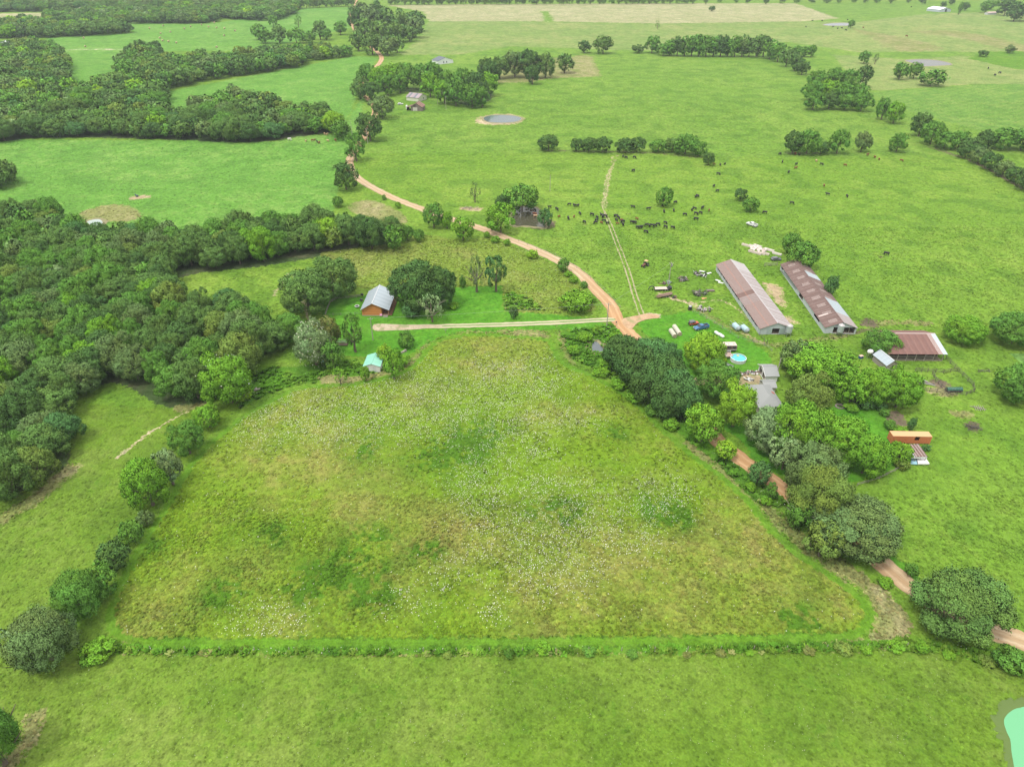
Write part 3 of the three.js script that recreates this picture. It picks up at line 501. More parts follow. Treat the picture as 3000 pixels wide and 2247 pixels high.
// a tree read off the site plan: middle, top, foot and width of its outline
function plot(cx, top, foot, w, shape, leaf, label, o = {}) {
  let p = V(cx, foot), D = 1, h = 1; const lift = shape === 'bush' ? 0 : shape === 'tall' || shape === 'thin' ? 0.12 : 0.05;
  for (let i = 0; i < 4; i++) {                           // solve for the foot and the size of a standing ellipsoid with that outline
    const k = pxm(p) / S, sinE = EYE / Math.hypot(p.x, EYE, p.z), cosE = Math.sqrt(1 - sinE * sinE), a = w / k / 2, q = (foot - top) / k / 2;
    const b = clamp(Math.sqrt(Math.max(0.01, q * q - a * a * sinE * sinE)) / cosE, a * (o.flat || 0.55), a * 2.4); D = 2 * a; h = 2 * b / (1 - lift);
    p = V(cx, foot + k * ((lift * h + b) * cosE - Math.hypot(a * sinE, b * cosE)));
  }
  return makeTree(o.name || (shape === 'bush' ? 'shrub' : 'tree'), shape, leaf, p, D, h, label, shape === 'bush' ? 'shrub' : 'tree', o.group);
}
const NEAR = [
  [2060, 1228, 1380, 204, 'big', 'oak', 'large spreading grey green tree overhanging the road bend'],
  [2183, 1390, 1452, 76, 'bush', 'mid', 'round green bush on the pasture edge below the road bend'],
  [1752, 998, 1135, 128, 'big', 'olive', 'dense olive green oak between road and farmhouse garden'],
  [1838, 1062, 1203, 192, 'big', 'grey', 'broad wind-blown tree leaning across the clay road'],
  [1770, 1122, 1208, 84, 'mid', 'olive', 'yellowish undergrowth tree at the foot of the leaning road tree'],
  [1722, 1075, 1145, 60, 'bush', 'mid', 'leafy scrub with bare twigs beside the meadow strip'],
  [1635, 994, 1050, 50, 'bush', 'teal', 'tight blue green cedar bush beside the road'],
  [1664, 1040, 1078, 26, 'bush', 'mid', 'small bush on the verge next to the blue green cedar'],
  [1565, 950, 996, 46, 'bush', 'lime', 'young lime green sapling clump on the road verge'],
  [1514, 868, 958, 86, 'mid', 'bright', 'leafy bright green tree at the road edge below the thicket'],
  [1497, 862, 912, 52, 'bush', 'lime', 'yellow green bush at the end of the roadside thicket'],
  [1519, 715, 802, 86, 'near', 'lime', 'full yellow green yard tree in front of the blue pickup'],
  [1544, 776, 862, 94, 'near', 'mid', 'dark green blossoming yard tree beside the pool lawn'],
  [1583, 818, 922, 86, 'near', 'lime', 'bright yellow green tree beside the grey roofed farmhouse'],
  [1768, 744, 834, 142, 'near', 'bright', 'wide light green tree behind the grey roofed farmhouse'],
  [1716, 730, 800, 76, 'mid', 'grey', 'soft grey green tree between garage and feed bin'],
  [1740, 800, 900, 100, 'near', 'olive', 'tall olive tree standing over the farmhouse roof'],
  [1655, 876, 972, 96, 'near', 'silver', 'silvery leaved tree in front of the farmhouse'],
  [1708, 862, 990, 116, 'near', 'bright', 'large bright green tree in the farmhouse grove by the road'],
  [1796, 880, 1000, 128, 'near', 'bright', 'large bright green tree in the farmhouse grove by the lawn'],
  [1862, 934, 1026, 92, 'near', 'bright', 'rounded bright green tree at the garden end of the grove'],
  [1752, 950, 1068, 124, 'near', 'grey', 'dark silvery tree where the grove meets the road'],
  [1690, 935, 1018, 80, 'mid', 'silver', 'smaller silvery tree on the road side of the grove'],
  [1832, 795, 872, 70, 'mid', 'bright', 'green tree beside the small pen shed'],
  [1882, 790, 872, 88, 'near', 'bright', 'leafy green tree in front of the blue metal roofed shed'],
  [1936, 788, 880, 86, 'near', 'bright', 'leafy green tree between the metal shed and cattle pens'],
  [1898, 708, 764, 74, 'near', 'mid', 'round dark tree shading the end of the red roofed barn'],
  [2075, 679, 740, 88, 'near', 'bright', 'shaggy green pasture tree past the red roofed barn'],
  [2186, 668, 745, 108, 'near', 'mid', 'broad dark pasture tree past the red roofed barn'],
  [2198, 782, 868, 104, 'near', 'mid', 'shaggy pasture tree beyond the cattle pens'],
  [1938, 952, 1004, 52, 'bush', 'bright', 'overgrown bush between the orange container and rusty shelter'],
  [1948, 985, 1014, 34, 'bush', 'olive', 'olive bush against the rusty shelter'],
  [1966, 1214, 1246, 30, 'bush', 'mid', 'small round bush on the mown road verge'],
  [1911, 1244, 1270, 34, 'bush', 'bright', 'low bush on the dry meadow margin by the road'],
  [112, 1302, 1442, 146, 'big', 'grey', 'big grey green fencerow tree at the meadow corner'],
  [58, 1340, 1440, 78, 'thin', 'silver', 'pale thin tree behind the grey fencerow tree'],
  [186, 1222, 1336, 112, 'big', 'mid', 'dense green fencerow tree beside the meadow corner'],
  [228, 1208, 1290, 74, 'mid', 'mid', 'fencerow tree half hidden behind its dense neighbour'],
  [252, 1166, 1236, 74, 'bush', 'dark', 'dark green fencerow bush beside the mown strip'],
  [292, 1120, 1176, 52, 'bush', 'mid', 'low leafy fencerow bush beside the mown strip'],
  [318, 1098, 1136, 36, 'bush', 'grey', 'dull twiggy fencerow bush beside the mown strip'],
  [330, 985, 1094, 92, 'near', 'bright', 'fresh green fencerow tree with loose crown'],
  [374, 964, 1046, 58, 'mid', 'silver', 'whitish fencerow tree beside the fresh green one'],
  [410, 902, 982, 76, 'near', 'mid', 'rounded fencerow tree below the wood corner'],
  [452, 868, 926, 58, 'mid', 'bright', 'light green bush tree joining fencerow and wood'],
  [10, 1498, 1656, 112, 'big', 'mid', 'dark green tree beside the bare earth patch in the front pasture'],
  [214, 1374, 1432, 74, 'bush', 'bright', 'sprawling bright scrub at the meadow corner'],
  [668, 578, 678, 112, 'near', 'oak', 'large light oak over the cabin garden'],
  [722, 552, 646, 112, 'near', 'oak', 'large dark oak behind the cabin garden'],
  [683, 690, 788, 84, 'near', 'silver', 'tall silver leaved tree full of white blossom'],
  [712, 680, 755, 58, 'mid', 'brown', 'brownish green tree behind the blossoming tree'],
  [722, 735, 798, 52, 'mid', 'mid', 'green tree at the foot of the blossoming tree'],
  [768, 677, 752, 42, 'tall', 'mid', 'slender two-tiered tree on the cabin lawn'],
  [905, 562, 668, 122, 'near', 'dark', 'dense dark oak beside the cabin roof'],
  [952, 575, 660, 74, 'near', 'dark', 'smaller dark oak leaning off the cabin oak'],
  [934, 632, 692, 58, 'thin', 'silver', 'half dead pale tree on the cabin lawn'],
  [888, 655, 688, 38, 'bush', 'teal', 'tight dark evergreen bush on the cabin lawn'],
  [980, 655, 668, 24, 'bush', 'bright', 'small clipped bush on the cabin lawn'],
  [878, 713, 752, 38, 'bush', 'mid', 'rounded young tree beside the driveway apron'],
  [1030, 552, 622, 32, 'thin', 'grey', 'bare-topped pale tree by the lawn corner'],
  [1072, 552, 622, 46, 'tall', 'teal', 'upright blue green tree by the lawn corner'],
  [1000, 594, 622, 14, 'bush', 'mid', 'narrow cedar on the lawn edge'],
  [1110, 662, 690, 22, 'bush', 'dark', 'small dark bush at the lawn edge'],
  [1246, 628, 676, 74, 'bush', 'bright', 'soft hazy shrub inside the road curve'],
  [852, 752, 818, 48, 'mid', 'bright', 'leafy shrub tree against the green roofed shed'],
  [832, 744, 786, 34, 'bush', 'lime', 'lime bush behind the green roofed shed'],
  [790, 790, 824, 22, 'bush', 'bright', 'small bush at the front of the green roofed shed'],
  [736, 790, 828, 36, 'thin', 'bright', 'young sapling in the weeds below the cabin lawn'],
  [872, 765, 792, 34, 'bush', 'bright', 'weedy bush along the low wall by the shed'],
  [530, 830, 868, 36, 'bush', 'lime', 'vine covered stump bush at the wood corner'],
  [500, 755, 872, 112, 'near', 'bright', 'light green tree with white tips at the wood corner'],
  [748, 352, 408, 56, 'mid', 'dark', 'round dark roadside tree where the road turns north'],
  [770, 290, 346, 46, 'mid', 'mid', 'roadside tree half covering the clay road'],
  [800, 243, 302, 62, 'mid', 'dark', 'large roadside tree below the old barn lane'],
  [826, 208, 254, 56, 'mid', 'grey', 'grey green tree beside the old barn lane'],
  [780, 168, 212, 42, 'mid', 'oak', 'dark tree on the inside of the northern road bend'],
  [937, 438, 490, 48, 'mid', 'mid', 'round green tree straddling the road fence'],
  [966, 458, 494, 26, 'bush', 'bright', 'bush beside the round roadside tree'],
  [1001, 468, 518, 50, 'mid', 'bright', 'bright round tree below the cattle pond'],
  [1150, 537, 558, 28, 'bush', 'lime', 'small lime bush on the road curve'],
  [1216, 558, 588, 26, 'bush', 'mid', 'leaning bush on the road curve'],
  [730, 424, 448, 24, 'bush', 'mid', 'small bush at the end of the wood by the dry bank'],
  [1128, 397, 456, 84, 'mid', 'mid', 'large dark tree standing over the cattle pond'],
  [1090, 420, 452, 40, 'mid', 'dark', 'smaller dark tree behind the cattle pond'],
  [1082, 440, 502, 70, 'mid', 'bright', 'round light green tree on the cattle pond dam'],
  [1177, 448, 490, 34, 'mid', 'teal', 'small round tree leaning over the cattle pond'],
  [1026, 393, 432, 22, 'thin', 'grey', 'thin dying tree by the brush heap'],
  [1433, 404, 444, 38, 'mid', 'mid', 'lone shade tree among the black cattle'],
  [1600, 407, 432, 30, 'mid', 'dark', 'smaller of the paired pasture trees'],
  [1621, 424, 456, 38, 'mid', 'mid', 'larger of the paired pasture trees'],
  [1706, 502, 548, 44, 'mid', 'mid', 'feathery tree at the far end of the poultry houses'],
  [1728, 520, 580, 66, 'mid', 'mid', 'spreading tree at the far end of the poultry houses'],
  [1790, 594, 642, 30, 'bush', 'teal', 'dark bush against the poultry house eaves'],
  [1185, 290, 324, 50, 'mid', 'dark', 'stock shade tree standing apart in the pasture row'],
  [590, 34, 56, 22, 'far', 'mid', 'lone tree in the far hay bale field'],
  [645, 34, 56, 18, 'thin', 'mid', 'thin lone tree in the far hay bale field'],
  [736, 48, 74, 30, 'far', 'mid', 'round tree by the far end of the road'],
  [1262, 89, 113, 30, 'far', 'dark', 'small round tree in the far pasture fence line'],
  [1303, 79, 114, 46, 'far', 'oak', 'lumpy tree beside the small round fence line tree'],
  [1378, 97, 114, 28, 'far', 'dark', 'low tree at the end of the long tree belt'],
  [1408, 80, 113, 36, 'far', 'mid', 'tall tree at the end of the long tree belt'],
  [1220, 118, 156, 40, 'far', 'oak', 'round tree in the dry square plot'],
  [1862, 143, 186, 36, 'far', 'dark', 'dark tree joined to the pasture copse'],
  [1904, 212, 256, 32, 'mid', 'mid', 'upright tree below the pasture copse'],
  [1930, 222, 264, 40, 'mid', 'bright', 'leaning tree below the pasture copse'],
  [1942, 137, 170, 34, 'far', 'mid', 'tree standing beside the oval pond'],
  [1974, 136, 168, 34, 'far', 'mid', 'larger tree standing beside the oval pond'],
  [2010, 152, 184, 58, 'far', 'mid', 'clump of straight stemmed trees below the oval pond'],
  [1866, 112, 136, 26, 'far', 'mid', 'windblown tree in the far fence line'],
  [1890, 117, 136, 12, 'thin', 'grey', 'dead snag in the far fence line'],
  [2124, 109, 122, 22, 'far', 'dark', 'small dark bush by the bright far field'],
  [2182, 98, 114, 24, 'far', 'grey', 'grey bush by the bright far field'],
  [1838, 44, 60, 16, 'far', 'mid', 'bush at the end of the distant stock pond'],
  [1538, 14, 24, 15, 'far', 'dark', 'lone bush in the tan stubble field'],
  [1420, 46, 61, 12, 'thin', 'mid', 'thin sapling on the stubble field edge'],
  [1937, 288, 326, 40, 'mid', 'mid', 'loose tree standing apart from the pasture hedgerow'],
  [1808, 283, 330, 46, 'mid', 'mid', 'mushroom shaped tree in the pasture row'],
  [1860, 283, 326, 38, 'mid', 'grey', 'thin grey tree in the pasture row'],
];
for (const [x, t, f, w, sh, lf, label] of NEAR) plot(x, t, f, w, sh, lf, label);
{ // blossom on the silver tree
  const host = scene.children.find((o) => o.userData.label === 'tall silver leaved tree full of white blossom'), c = host.children[1];
  const b = part(host, 'blossom', crownGeometry(14, 10, 5, 0.014, { open: 0.6, low: -0.2, hollow: true }), LEAF.white, [0, c.position.y, 0]); b.scale.copy(c.scale).multiplyScalar(1.0);
  const w2 = scene.children.find((o) => (o.userData.label || '').startsWith('light green tree with white tips')), c2 = w2.children[1];
  const b2 = part(w2, 'blossom', crownGeometry(8, 5, 4, 0.013, { open: 0.6, hollow: true }), LEAF.white, [0, c2.position.y, 0]); b2.scale.copy(c2.scale);
}
{ // bare grey limbs poking out of the roadside scrub and the half dead lawn tree
  for (const [start, n, L] of [['leafy scrub with bare twigs', 9, 1.15], ['half dead pale tree', 8, 1.0], ['bare-topped pale tree', 7, 1.0]]) {
    const host = scene.children.find((o) => (o.userData.label || '').startsWith(start)), c = host.children[1].scale;
    for (let i = 0; i < n; i++) { const a = i / n * 6.28 + rr(-0.3, 0.3), r = c.x * 0.55 * L * rr(0.8, 1.15), y = c.y * rr(0.6, 1.02); part(host, 'dead_limb', tube([[0, c.y * 0.3, 0], [Math.cos(a) * r * 0.45, y * 0.75, Math.sin(a) * r * 0.45], [Math.cos(a + 0.2) * r, y, Math.sin(a + 0.2) * r]], 0.1, 0.03, 5, 5), PALEBARK); }
  }
}
// rows of look-alikes: only their place tells them apart
function row(label, group, list, shape, leaves, o = {}) { for (const [x, t, f, w, sh] of list) plot(x, t, f, w, sh || shape, leaves[Math.floor(rnd() * leaves.length)], label, { group, ...o }); }
row('dark drooping thicket tree massed along the road above the meadow', 'roadside thicket trees', [[1345, 722, 800, 92], [1400, 728, 812, 96], [1375, 745, 835, 100], [1425, 760, 850, 104], [1440, 740, 800, 60], [1400, 780, 868, 92], [1458, 795, 885, 92], [1445, 820, 905, 84], [1482, 830, 902, 70], [1330, 735, 790, 66]], 'palm', ['dark', 'teal', 'dark']);
row('dark stock tree in the browsed row across the cattle pasture', 'browsed pasture tree row', [[1245, 300, 326, 30], [1272, 296, 327, 40], [1302, 296, 328, 40], [1350, 298, 329, 42], [1376, 298, 328, 38], [1422, 300, 328, 42], [1452, 298, 328, 40], [1480, 290, 332, 56], [1508, 304, 336, 40], [1530, 328, 356, 30]], 'mid', ['dark', 'mid', 'oak']);
row('tree in the small group at the pasture gate', 'pasture gate trees', [[1712, 284, 330, 46], [1742, 282, 331, 58], [1772, 306, 332, 36]], 'mid', ['mid', 'dark']);
row('hedgerow tree on the curved boundary of the mown hay field', 'hay field boundary trees', [[1985, 243, 292, 50], [2010, 262, 310, 56], [2040, 285, 320, 50], [2070, 283, 318, 42], [2098, 296, 328, 54], [2125, 282, 318, 46], [2160, 276, 320, 62], [2205, 280, 322, 60], [2240, 285, 330, 60]], 'mid', ['mid', 'dark', 'mid', 'bright', 'grey']);
row('bush in the hedge running past the hay field corner', 'hay field corner hedge', [[2085, 308, 340, 44], [2112, 318, 352, 44], [2138, 330, 366, 46], [2165, 345, 380, 44], [2190, 360, 394, 46], [2215, 372, 410, 48], [2250, 388, 430, 52]], 'mid', ['mid', 'dark', 'grey']);
row('tree in the square pasture copse', 'pasture copse trees', [[1762, 152, 190, 44], [1800, 148, 186, 44], [1832, 152, 192, 44], [1750, 176, 216, 46], [1785, 172, 214, 48], [1818, 178, 220, 50], [1850, 182, 226, 46], [1756, 200, 236, 44], [1790, 200, 234, 46], [1825, 204, 236, 46], [1860, 200, 238, 44]], 'mid', ['mid', 'mid', 'bright', 'dark']);
row('tree in the long belt across the far pasture', 'long belt trees', [...Array(15)].map((_, i) => [1432 + i * 15.5, 82 + rr(-4, 4) + (i < 2 ? 10 : 0), 119 + i * 0.15, 34]).concat([[1662, 88, 126, 36], [1680, 96, 132, 34], [1698, 106, 142, 34], [1716, 118, 152, 34], [1732, 130, 160, 34]]), 'far', ['mid', 'dark', 'mid', 'oak']);
row('scrubby tree along the far fence right of the belt', 'far fence scrub', [[1722, 100, 118, 24], [1738, 101, 122, 26], [1752, 98, 122, 20]], 'far', ['mid', 'grey']);
scene.children.forEach((o) => { if (o.userData.group === 'far fence scrub') o.userData.label = 'scrubby tree on the far fence past the tree belt'; });
row('tree in the grove screening the white farmhouse', 'white farmhouse grove', [[795, 140, 182, 44], [820, 146, 190, 48], [850, 138, 188, 46], [880, 138, 188, 46], [910, 140, 190, 46], [940, 138, 192, 46], [970, 152, 204, 46], [1000, 150, 208, 48], [1030, 158, 218, 52], [985, 172, 226, 54], [1020, 180, 230, 50], [1055, 158, 205, 46], [960, 175, 222, 44], [930, 162, 208, 44], [865, 152, 198, 44], [800, 180, 218, 40], [838, 162, 205, 44], [1042, 190, 230, 34]], 'mid', ['mid', 'bright', 'mid', 'dark']);
row('wide crowned oak on the dry square plot edge', 'dry plot oaks', [[1050, 126, 170, 40], [1080, 124, 168, 44], [1112, 114, 164, 52], [1145, 112, 166, 54], [1178, 116, 166, 46], [1150, 142, 180, 34], [1065, 135, 180, 36]], 'mid', ['oak', 'dark', 'grey']);
row('oak in the wood where the road leaves the valley', 'road wood oaks', [[770, 20, 66, 40], [800, 16, 66, 46], [835, 22, 70, 46], [870, 24, 70, 46], [900, 28, 66, 44], [790, 44, 88, 46], [825, 48, 92, 48], [860, 46, 90, 46], [895, 40, 80, 48], [775, 72, 108, 40], [805, 74, 116, 46], [838, 80, 118, 48], [858, 78, 112, 36], [885, 60, 88, 40], [780, 8, 48, 44], [815, 6, 52, 40]], 'far', ['oak', 'dark', 'oak', 'grey']);
row('tree on the wooded bank facing the hay bale field', 'hay bale field bank trees', [[572, 62, 92, 36], [604, 58, 92, 38], [640, 62, 92, 38], [668, 68, 92, 30], [692, 48, 84, 34], [706, 64, 86, 24], [560, 54, 84, 34]], 'far', ['mid', 'oak', 'mid']);
row('low bush growing along the front fence of the meadow', 'front fence bushes', [[958, 1404, 1424, 26], [1108, 1394, 1424, 34], [1160, 1396, 1416, 40], [1266, 1398, 1420, 34], [1362, 1398, 1424, 34], [1475, 1398, 1422, 30], [1550, 1396, 1420, 40], [1610, 1402, 1418, 24],  [1762, 1394, 1416, 38], [1830, 1390, 1416, 44], [1878, 1388, 1414, 40], [1930, 1382, 1410, 44], [1992, 1376, 1412, 52], [2060, 1396, 1424, 44], [2120, 1410, 1440, 40], [430, 1404, 1416, 22]].map(([x, t, f, w]) => [x + rr(-14, 14), t + (f - t) * rr(0.2, 0.5), f, w * rr(0.5, 0.95)]), 'bush', ['mid', 'olive', 'bright', 'brown', 'bright'], { flat: 0.3 });
row('weedy bush in the ditch between thicket and meadow strip', 'ditch bushes', [[1262, 716, 740, 36], [1290, 700, 722, 26], [1240, 745, 768, 30], [1300, 790, 815, 40], [1340, 812, 842, 44], [1372, 845, 872, 38], [1410, 872, 900, 38], [1450, 900, 930, 38], [1330, 716, 740, 30], [1620, 1040, 1062, 24], [1655, 1070, 1092, 26], [1310, 770, 800, 36]], 'bush', ['bright', 'mid', 'bright'], { flat: 0.35 });
row('small bush on the road bank beside the rough meadow', 'road bank bushes', [[1052, 500, 514, 14], [1070, 508, 524, 20], [1095, 516, 530, 16], [1240, 596, 612, 22], [1262, 606, 622, 18], [1280, 640, 654, 16], [860, 436, 450, 14], [830, 420, 432, 10], [880, 486, 520, 30], [905, 494, 522, 26], [1228, 584, 598, 20]], 'bush', ['mid', 'bright'], { flat: 0.4 });
row('overgrown vine bush around the garden pens', 'garden pen bushes', [[1838, 868, 890, 34], [1870, 856, 884, 36], [1900, 862, 886, 34], [1910, 882, 900, 22], [1920, 905, 928, 26], [1945, 926, 940, 34], [1966, 900, 930, 18], [1975, 972, 990, 20], [2000, 958, 974, 20], [1625, 836, 858, 30], [1640, 846, 866, 26], [1610, 826, 842, 18]], 'bush', ['mid', 'bright', 'teal'], { flat: 0.4 });
row('tree of the straggling line beside the far barns', 'far barn trees', [[2085, 6, 22, 18], [2128, 4, 26, 26], [2170, 0, 32, 34], [2190, 8, 44, 40], [2215, 14, 44, 40], [2140, 0, 20, 28], [2038, 4, 16, 14], [2055, -2, 10, 14], [2072, 2, 30, 10]], 'far', ['dark', 'mid']);
row('distant tree in the field line on the horizon', 'horizon field line trees', [...Array(46)].map((_, i) => [842 + i * 14.5 + rr(-4, 4), rr(-10, -4), 9.5 - i * 0.05, rr(13, 20)]).concat([...Array(16)].map((_, i) => [1530 + i * 31 + rr(-9, 9), rr(-8, -3), rr(5, 9), rr(10, 18)]), [...Array(9)].map((_, i) => [648 + i * 14, rr(-6, 0), 17 - i * 0.6, 19])), 'far', ['dark', 'oak', 'mid']);
// the woods: footprints from crown line (t) and foot line (b)
const T = (x, y) => { const p = V(x, y, 11); return [p.x, p.z]; }, B = (x, y) => { const p = V(x, y); return [p.x, p.z]; };
const WOODS = [
  { gap: 7.6, label: 'tree in the wood between log cabin and western pasture', group: 'cabin wood trees',
    p: [T(-90, 450), T(0, 437), T(60, 427), T(108, 434), T(138, 466), T(190, 492), T(250, 467), T(330, 472), T(420, 482), T(500, 464), T(590, 457), T(680, 450), T(740, 467), T(800, 482), T(845, 497), B(874, 518), B(836, 533), B(740, 546), B(660, 550), B(560, 569), B(440, 580), B(384, 592), T(352, 610), T(420, 618), T(500, 622), T(556, 652), T(600, 662), T(640, 688), B(650, 740), B(625, 765), B(560, 782), B(520, 830), B(440, 874), B(372, 878), B(300, 846), B(240, 826), B(172, 856), B(150, 896), B(158, 956), B(146, 1004), B(88, 1056), B(0, 1084), B(-110, 1112)],
    not: [[B(-110, 655), B(40, 655), B(48, 670), B(10, 720), B(-110, 760)]] },
  { gap: 10.2, label: 'tree in the great wood above the western pasture', group: 'great western wood trees',
    p: [T(-60, 98), T(15, 90), T(60, 82), T(110, 87), T(145, 127), B(149, 145), B(141, 171), T(142, 177), T(195, 174), T(240, 152), T(258, 132), T(264, 112), T(286, 92), T(330, 94), T(352, 117), T(365, 120), T(410, 114), T(460, 112), T(510, 110), T(553, 102), T(600, 95), T(650, 97), T(693, 92), T(730, 102), B(758, 117), B(755, 122), B(667, 131), B(640, 146), B(553, 161), B(450, 173), B(377, 190), B(347, 201), T(350, 230), T(375, 232), T(425, 210), T(475, 196), T(500, 192), T(553, 197), T(586, 202), T(590, 219), T(660, 217), T(698, 234), T(738, 270), B(736, 281), B(700, 290), B(650, 294), B(590, 302), B(553, 306), B(425, 302), B(325, 299), B(200, 296), B(75, 297), B(0, 306), B(-70, 312)], not: [[B(-70, 100), B(22, 100), B(22, 116), B(-70, 118)]] },
  { gap: 11, label: 'tree in the far wood behind the hay bale field', group: 'far wood trees', p: [T(-60, 44), T(30, 36), T(94, 41), T(100, 22), T(200, 15), T(300, 10), T(420, 10), T(466, 16), B(468, 47), B(430, 51), B(350, 51), B(250, 51), B(234, 52), B(280, 71), B(225, 77), B(135, 79), B(115, 81), B(20, 83), B(-60, 85)] },
  { gap: 13, label: 'tree in the woodland on the horizon', group: 'horizon wood trees', p: [T(-80, -20), T(300, -20), T(640, -10), T(640, 6), B(638, 28), B(600, 43), B(553, 45), B(480, 40), B(470, 30), B(460, 20), B(300, 18), B(100, 25), B(-80, 27)] },
  { gap: 9, label: 'tree at the lone group on the western pasture', group: 'lone western group', p: [T(-40, 352), T(10, 350), T(28, 372), B(30, 400), B(5, 412), B(-60, 412)] },
];
{
  const all = [];
  WOODS.forEach((w, wi) => {
    const xs = w.p.map((p) => p[0]), zs = w.p.map((p) => p[1]), x0 = Math.min(...xs), x1 = Math.max(...xs), z0 = Math.min(...zs), z1 = Math.max(...zs), grid = new Map(), cell = w.gap, n = Math.round((x1 - x0) * (z1 - z0) / (w.gap * w.gap) * 9);
    for (let i = 0; i < n; i++) {
      const x = rr(x0, x1), z = rr(z0, z1); if (!inside(w.p, x, z) || (w.not || []).some((q) => inside(q, x, z)) || !seen(x, z, 10)) continue;
      const gx = Math.floor(x / cell), gz = Math.floor(z / cell); let ok = true;
      for (let a = -1; a <= 1 && ok; a++) for (let b = -1; b <= 1 && ok; b++) for (const q of grid.get((gx + a) + ',' + (gz + b)) || []) if (Math.hypot(q[0] - x, q[1] - z) < w.gap * 0.8) { ok = false; break; }
      if (!ok) continue; const k = gx + ',' + gz; if (!grid.has(k)) grid.set(k, []); grid.get(k).push([x, z]);
      const s = rr(0.78, 1.3), D = w.gap * 1.42 * s, h = (w.gap < 8 ? 12 : 13) * rr(0.72, 1.22) * (0.6 + 0.4 * s);
      const r = rnd(), leaf = r < 0.4 ? 'oak' : r < 0.56 ? 'dark' : r < 0.76 ? 'mid' : r < 0.84 ? 'olive' : r < 0.92 ? 'grey' : r < 0.945 ? 'teal' : r < 0.975 ? 'bright' : r < 0.99 ? 'silver' : 'lime', p = V3(x, 0, z);
      const u = x / depth(p); all.push({ p, D, h, leaf, w, px: Math.abs(u) < 0.78 ? D * pxm(p) : 0 });
    }
  });
  all.sort((a, b) => b.px - a.px);
  const MOST = 290;
  const HUE = { oak: 'mid green', dark: 'dark green', mid: 'fresh green', olive: 'olive green', grey: 'greyish green', teal: 'blue green', bright: 'bright green', silver: 'silvery', lime: 'yellow green' };
  const edge = (w, p) => { let m = 1e9; for (let i = 0; i < w.p.length; i++) { const a = w.p[i], b = w.p[(i + 1) % w.p.length], dx = b[0] - a[0], dz = b[1] - a[1], k = clamp(((p.x - a[0]) * dx + (p.z - a[1]) * dz) / (dx * dx + dz * dz)); m = Math.min(m, Math.hypot(p.x - a[0] - dx * k, p.z - a[1] - dz * k)); } return m < 9; };
  const cab = V(815, 650), hollow = V(260, 880), arm = V(420, 560);
  const zone = (t) => t.w.group !== 'cabin wood trees' ? (edge(t.w, t.p) ? 'on the edge of ' : 'inside ') + t.w.label.replace('tree in ', '').replace('tree at ', '') : (edge(t.w, t.p) ? 'on the edge of ' : 'inside ') + (-t.p.z > -arm.z - 18 ? 'the wood arm above the cabin field' : t.p.distanceTo(hollow) < 62 ? 'the wood around the grassy hollow' : t.p.distanceTo(cab) < 85 ? 'the wood facing the log cabin' : 'the main wood beyond the grassy hollow');
  all.slice(0, MOST).forEach((t) => makeTree('forest_tree', t.px > 62 ? 'near' : 'mid', t.leaf, t.p, t.D, t.h, (t.D > 11.5 ? 'broad ' : t.D < 9 ? 'small ' : t.h > 12.5 ? 'tall ' : '') + HUE[t.leaf] + ' tree ' + zone(t), 'tree', t.w.group));
  // the rest of the wood reads as one mass
  const mass = new THREE.Group(); mass.name = 'distant_woodland'; mass.userData = { kind: 'stuff', label: 'distant mass of broadleaf woodland crowns' }; scene.add(mass);
  const M = new THREE.Matrix4(), Q = new THREE.Quaternion(), Y = V3(0, 1, 0), c = new THREE.Color(), rest = all.slice(MOST);
  for (let k = 0; k < 4; k++) {
    const mine = rest.filter((_, i) => i % 4 === k), m = shade(new THREE.InstancedMesh(CROWN.far[k], leafPlain(), mine.length)); m.name = 'crown'; m.userData = { kind: 'stuff' };
    mine.forEach((t, i) => { M.compose(V3(t.p.x, t.h * 0.06, t.p.z), Q.setFromAxisAngle(Y, rr(0, 6.28)), V3(t.D, t.h * 0.94, t.D)); m.setMatrixAt(i, M); m.setColorAt(i, c.copy(LEAF[t.leaf].color)); }); mass.add(m);
  }
  console.log('wood trees', all.length);
}
function leafPlain() { return new THREE.MeshPhysicalMaterial({ roughness: 1, vertexColors: true, specularIntensity: 0.2 }); }

// ---------- buildings ----------
// weathered tin: run-down streaks and stains across each sheet
function weathered(A, B, rough, metal = 0) {
  const w = 256, h = 64, d = new Uint8Array(w * h * 4), o1 = rr(0, 99);
  for (let j = 0; j < h; j++) for (let i = 0; i < w; i++) { const st = fbm(i * 0.02 + o1, j * 0.35), bl = fbm(i * 0.05 + o1, j * 0.08 + 30), fi = vn(i * 0.6, j * 0.9 + o1), q = step(0.42, 0.7, st * 0.6 + bl * 0.4), o = (j * w + i) * 4; for (let c = 0; c < 3; c++) d[o + c] = LUT[clamp(Math.round((A[c] + (B[c] - A[c]) * q) * (0.86 + 0.28 * fi) * 4096), 0, 4096)]; d[o + 3] = 255; }
  const t = new THREE.DataTexture(d, w, h); t.colorSpace = THREE.SRGBColorSpace; t.magFilter = THREE.LinearFilter; t.needsUpdate = true; return mat(1, 1, 1, rough, { map: t, metalness: metal });
}
const RUST = [weathered([0.118, 0.068, 0.057], [0.165, 0.105, 0.09], 0.85), weathered([0.135, 0.076, 0.062], [0.17, 0.11, 0.095], 0.85), weathered([0.104, 0.064, 0.055], [0.145, 0.092, 0.08], 0.88), weathered([0.13, 0.084, 0.073], [0.2, 0.145, 0.13], 0.88)];
const PALE = [weathered([0.36, 0.335, 0.325], [0.27, 0.205, 0.19], 0.6, 0.15), weathered([0.32, 0.285, 0.28], [0.25, 0.19, 0.175], 0.65, 0.15), weathered([0.40, 0.385, 0.385], [0.33, 0.27, 0.26], 0.55, 0.15), weathered([0.30, 0.255, 0.25], [0.235, 0.165, 0.15], 0.7, 0.1)];
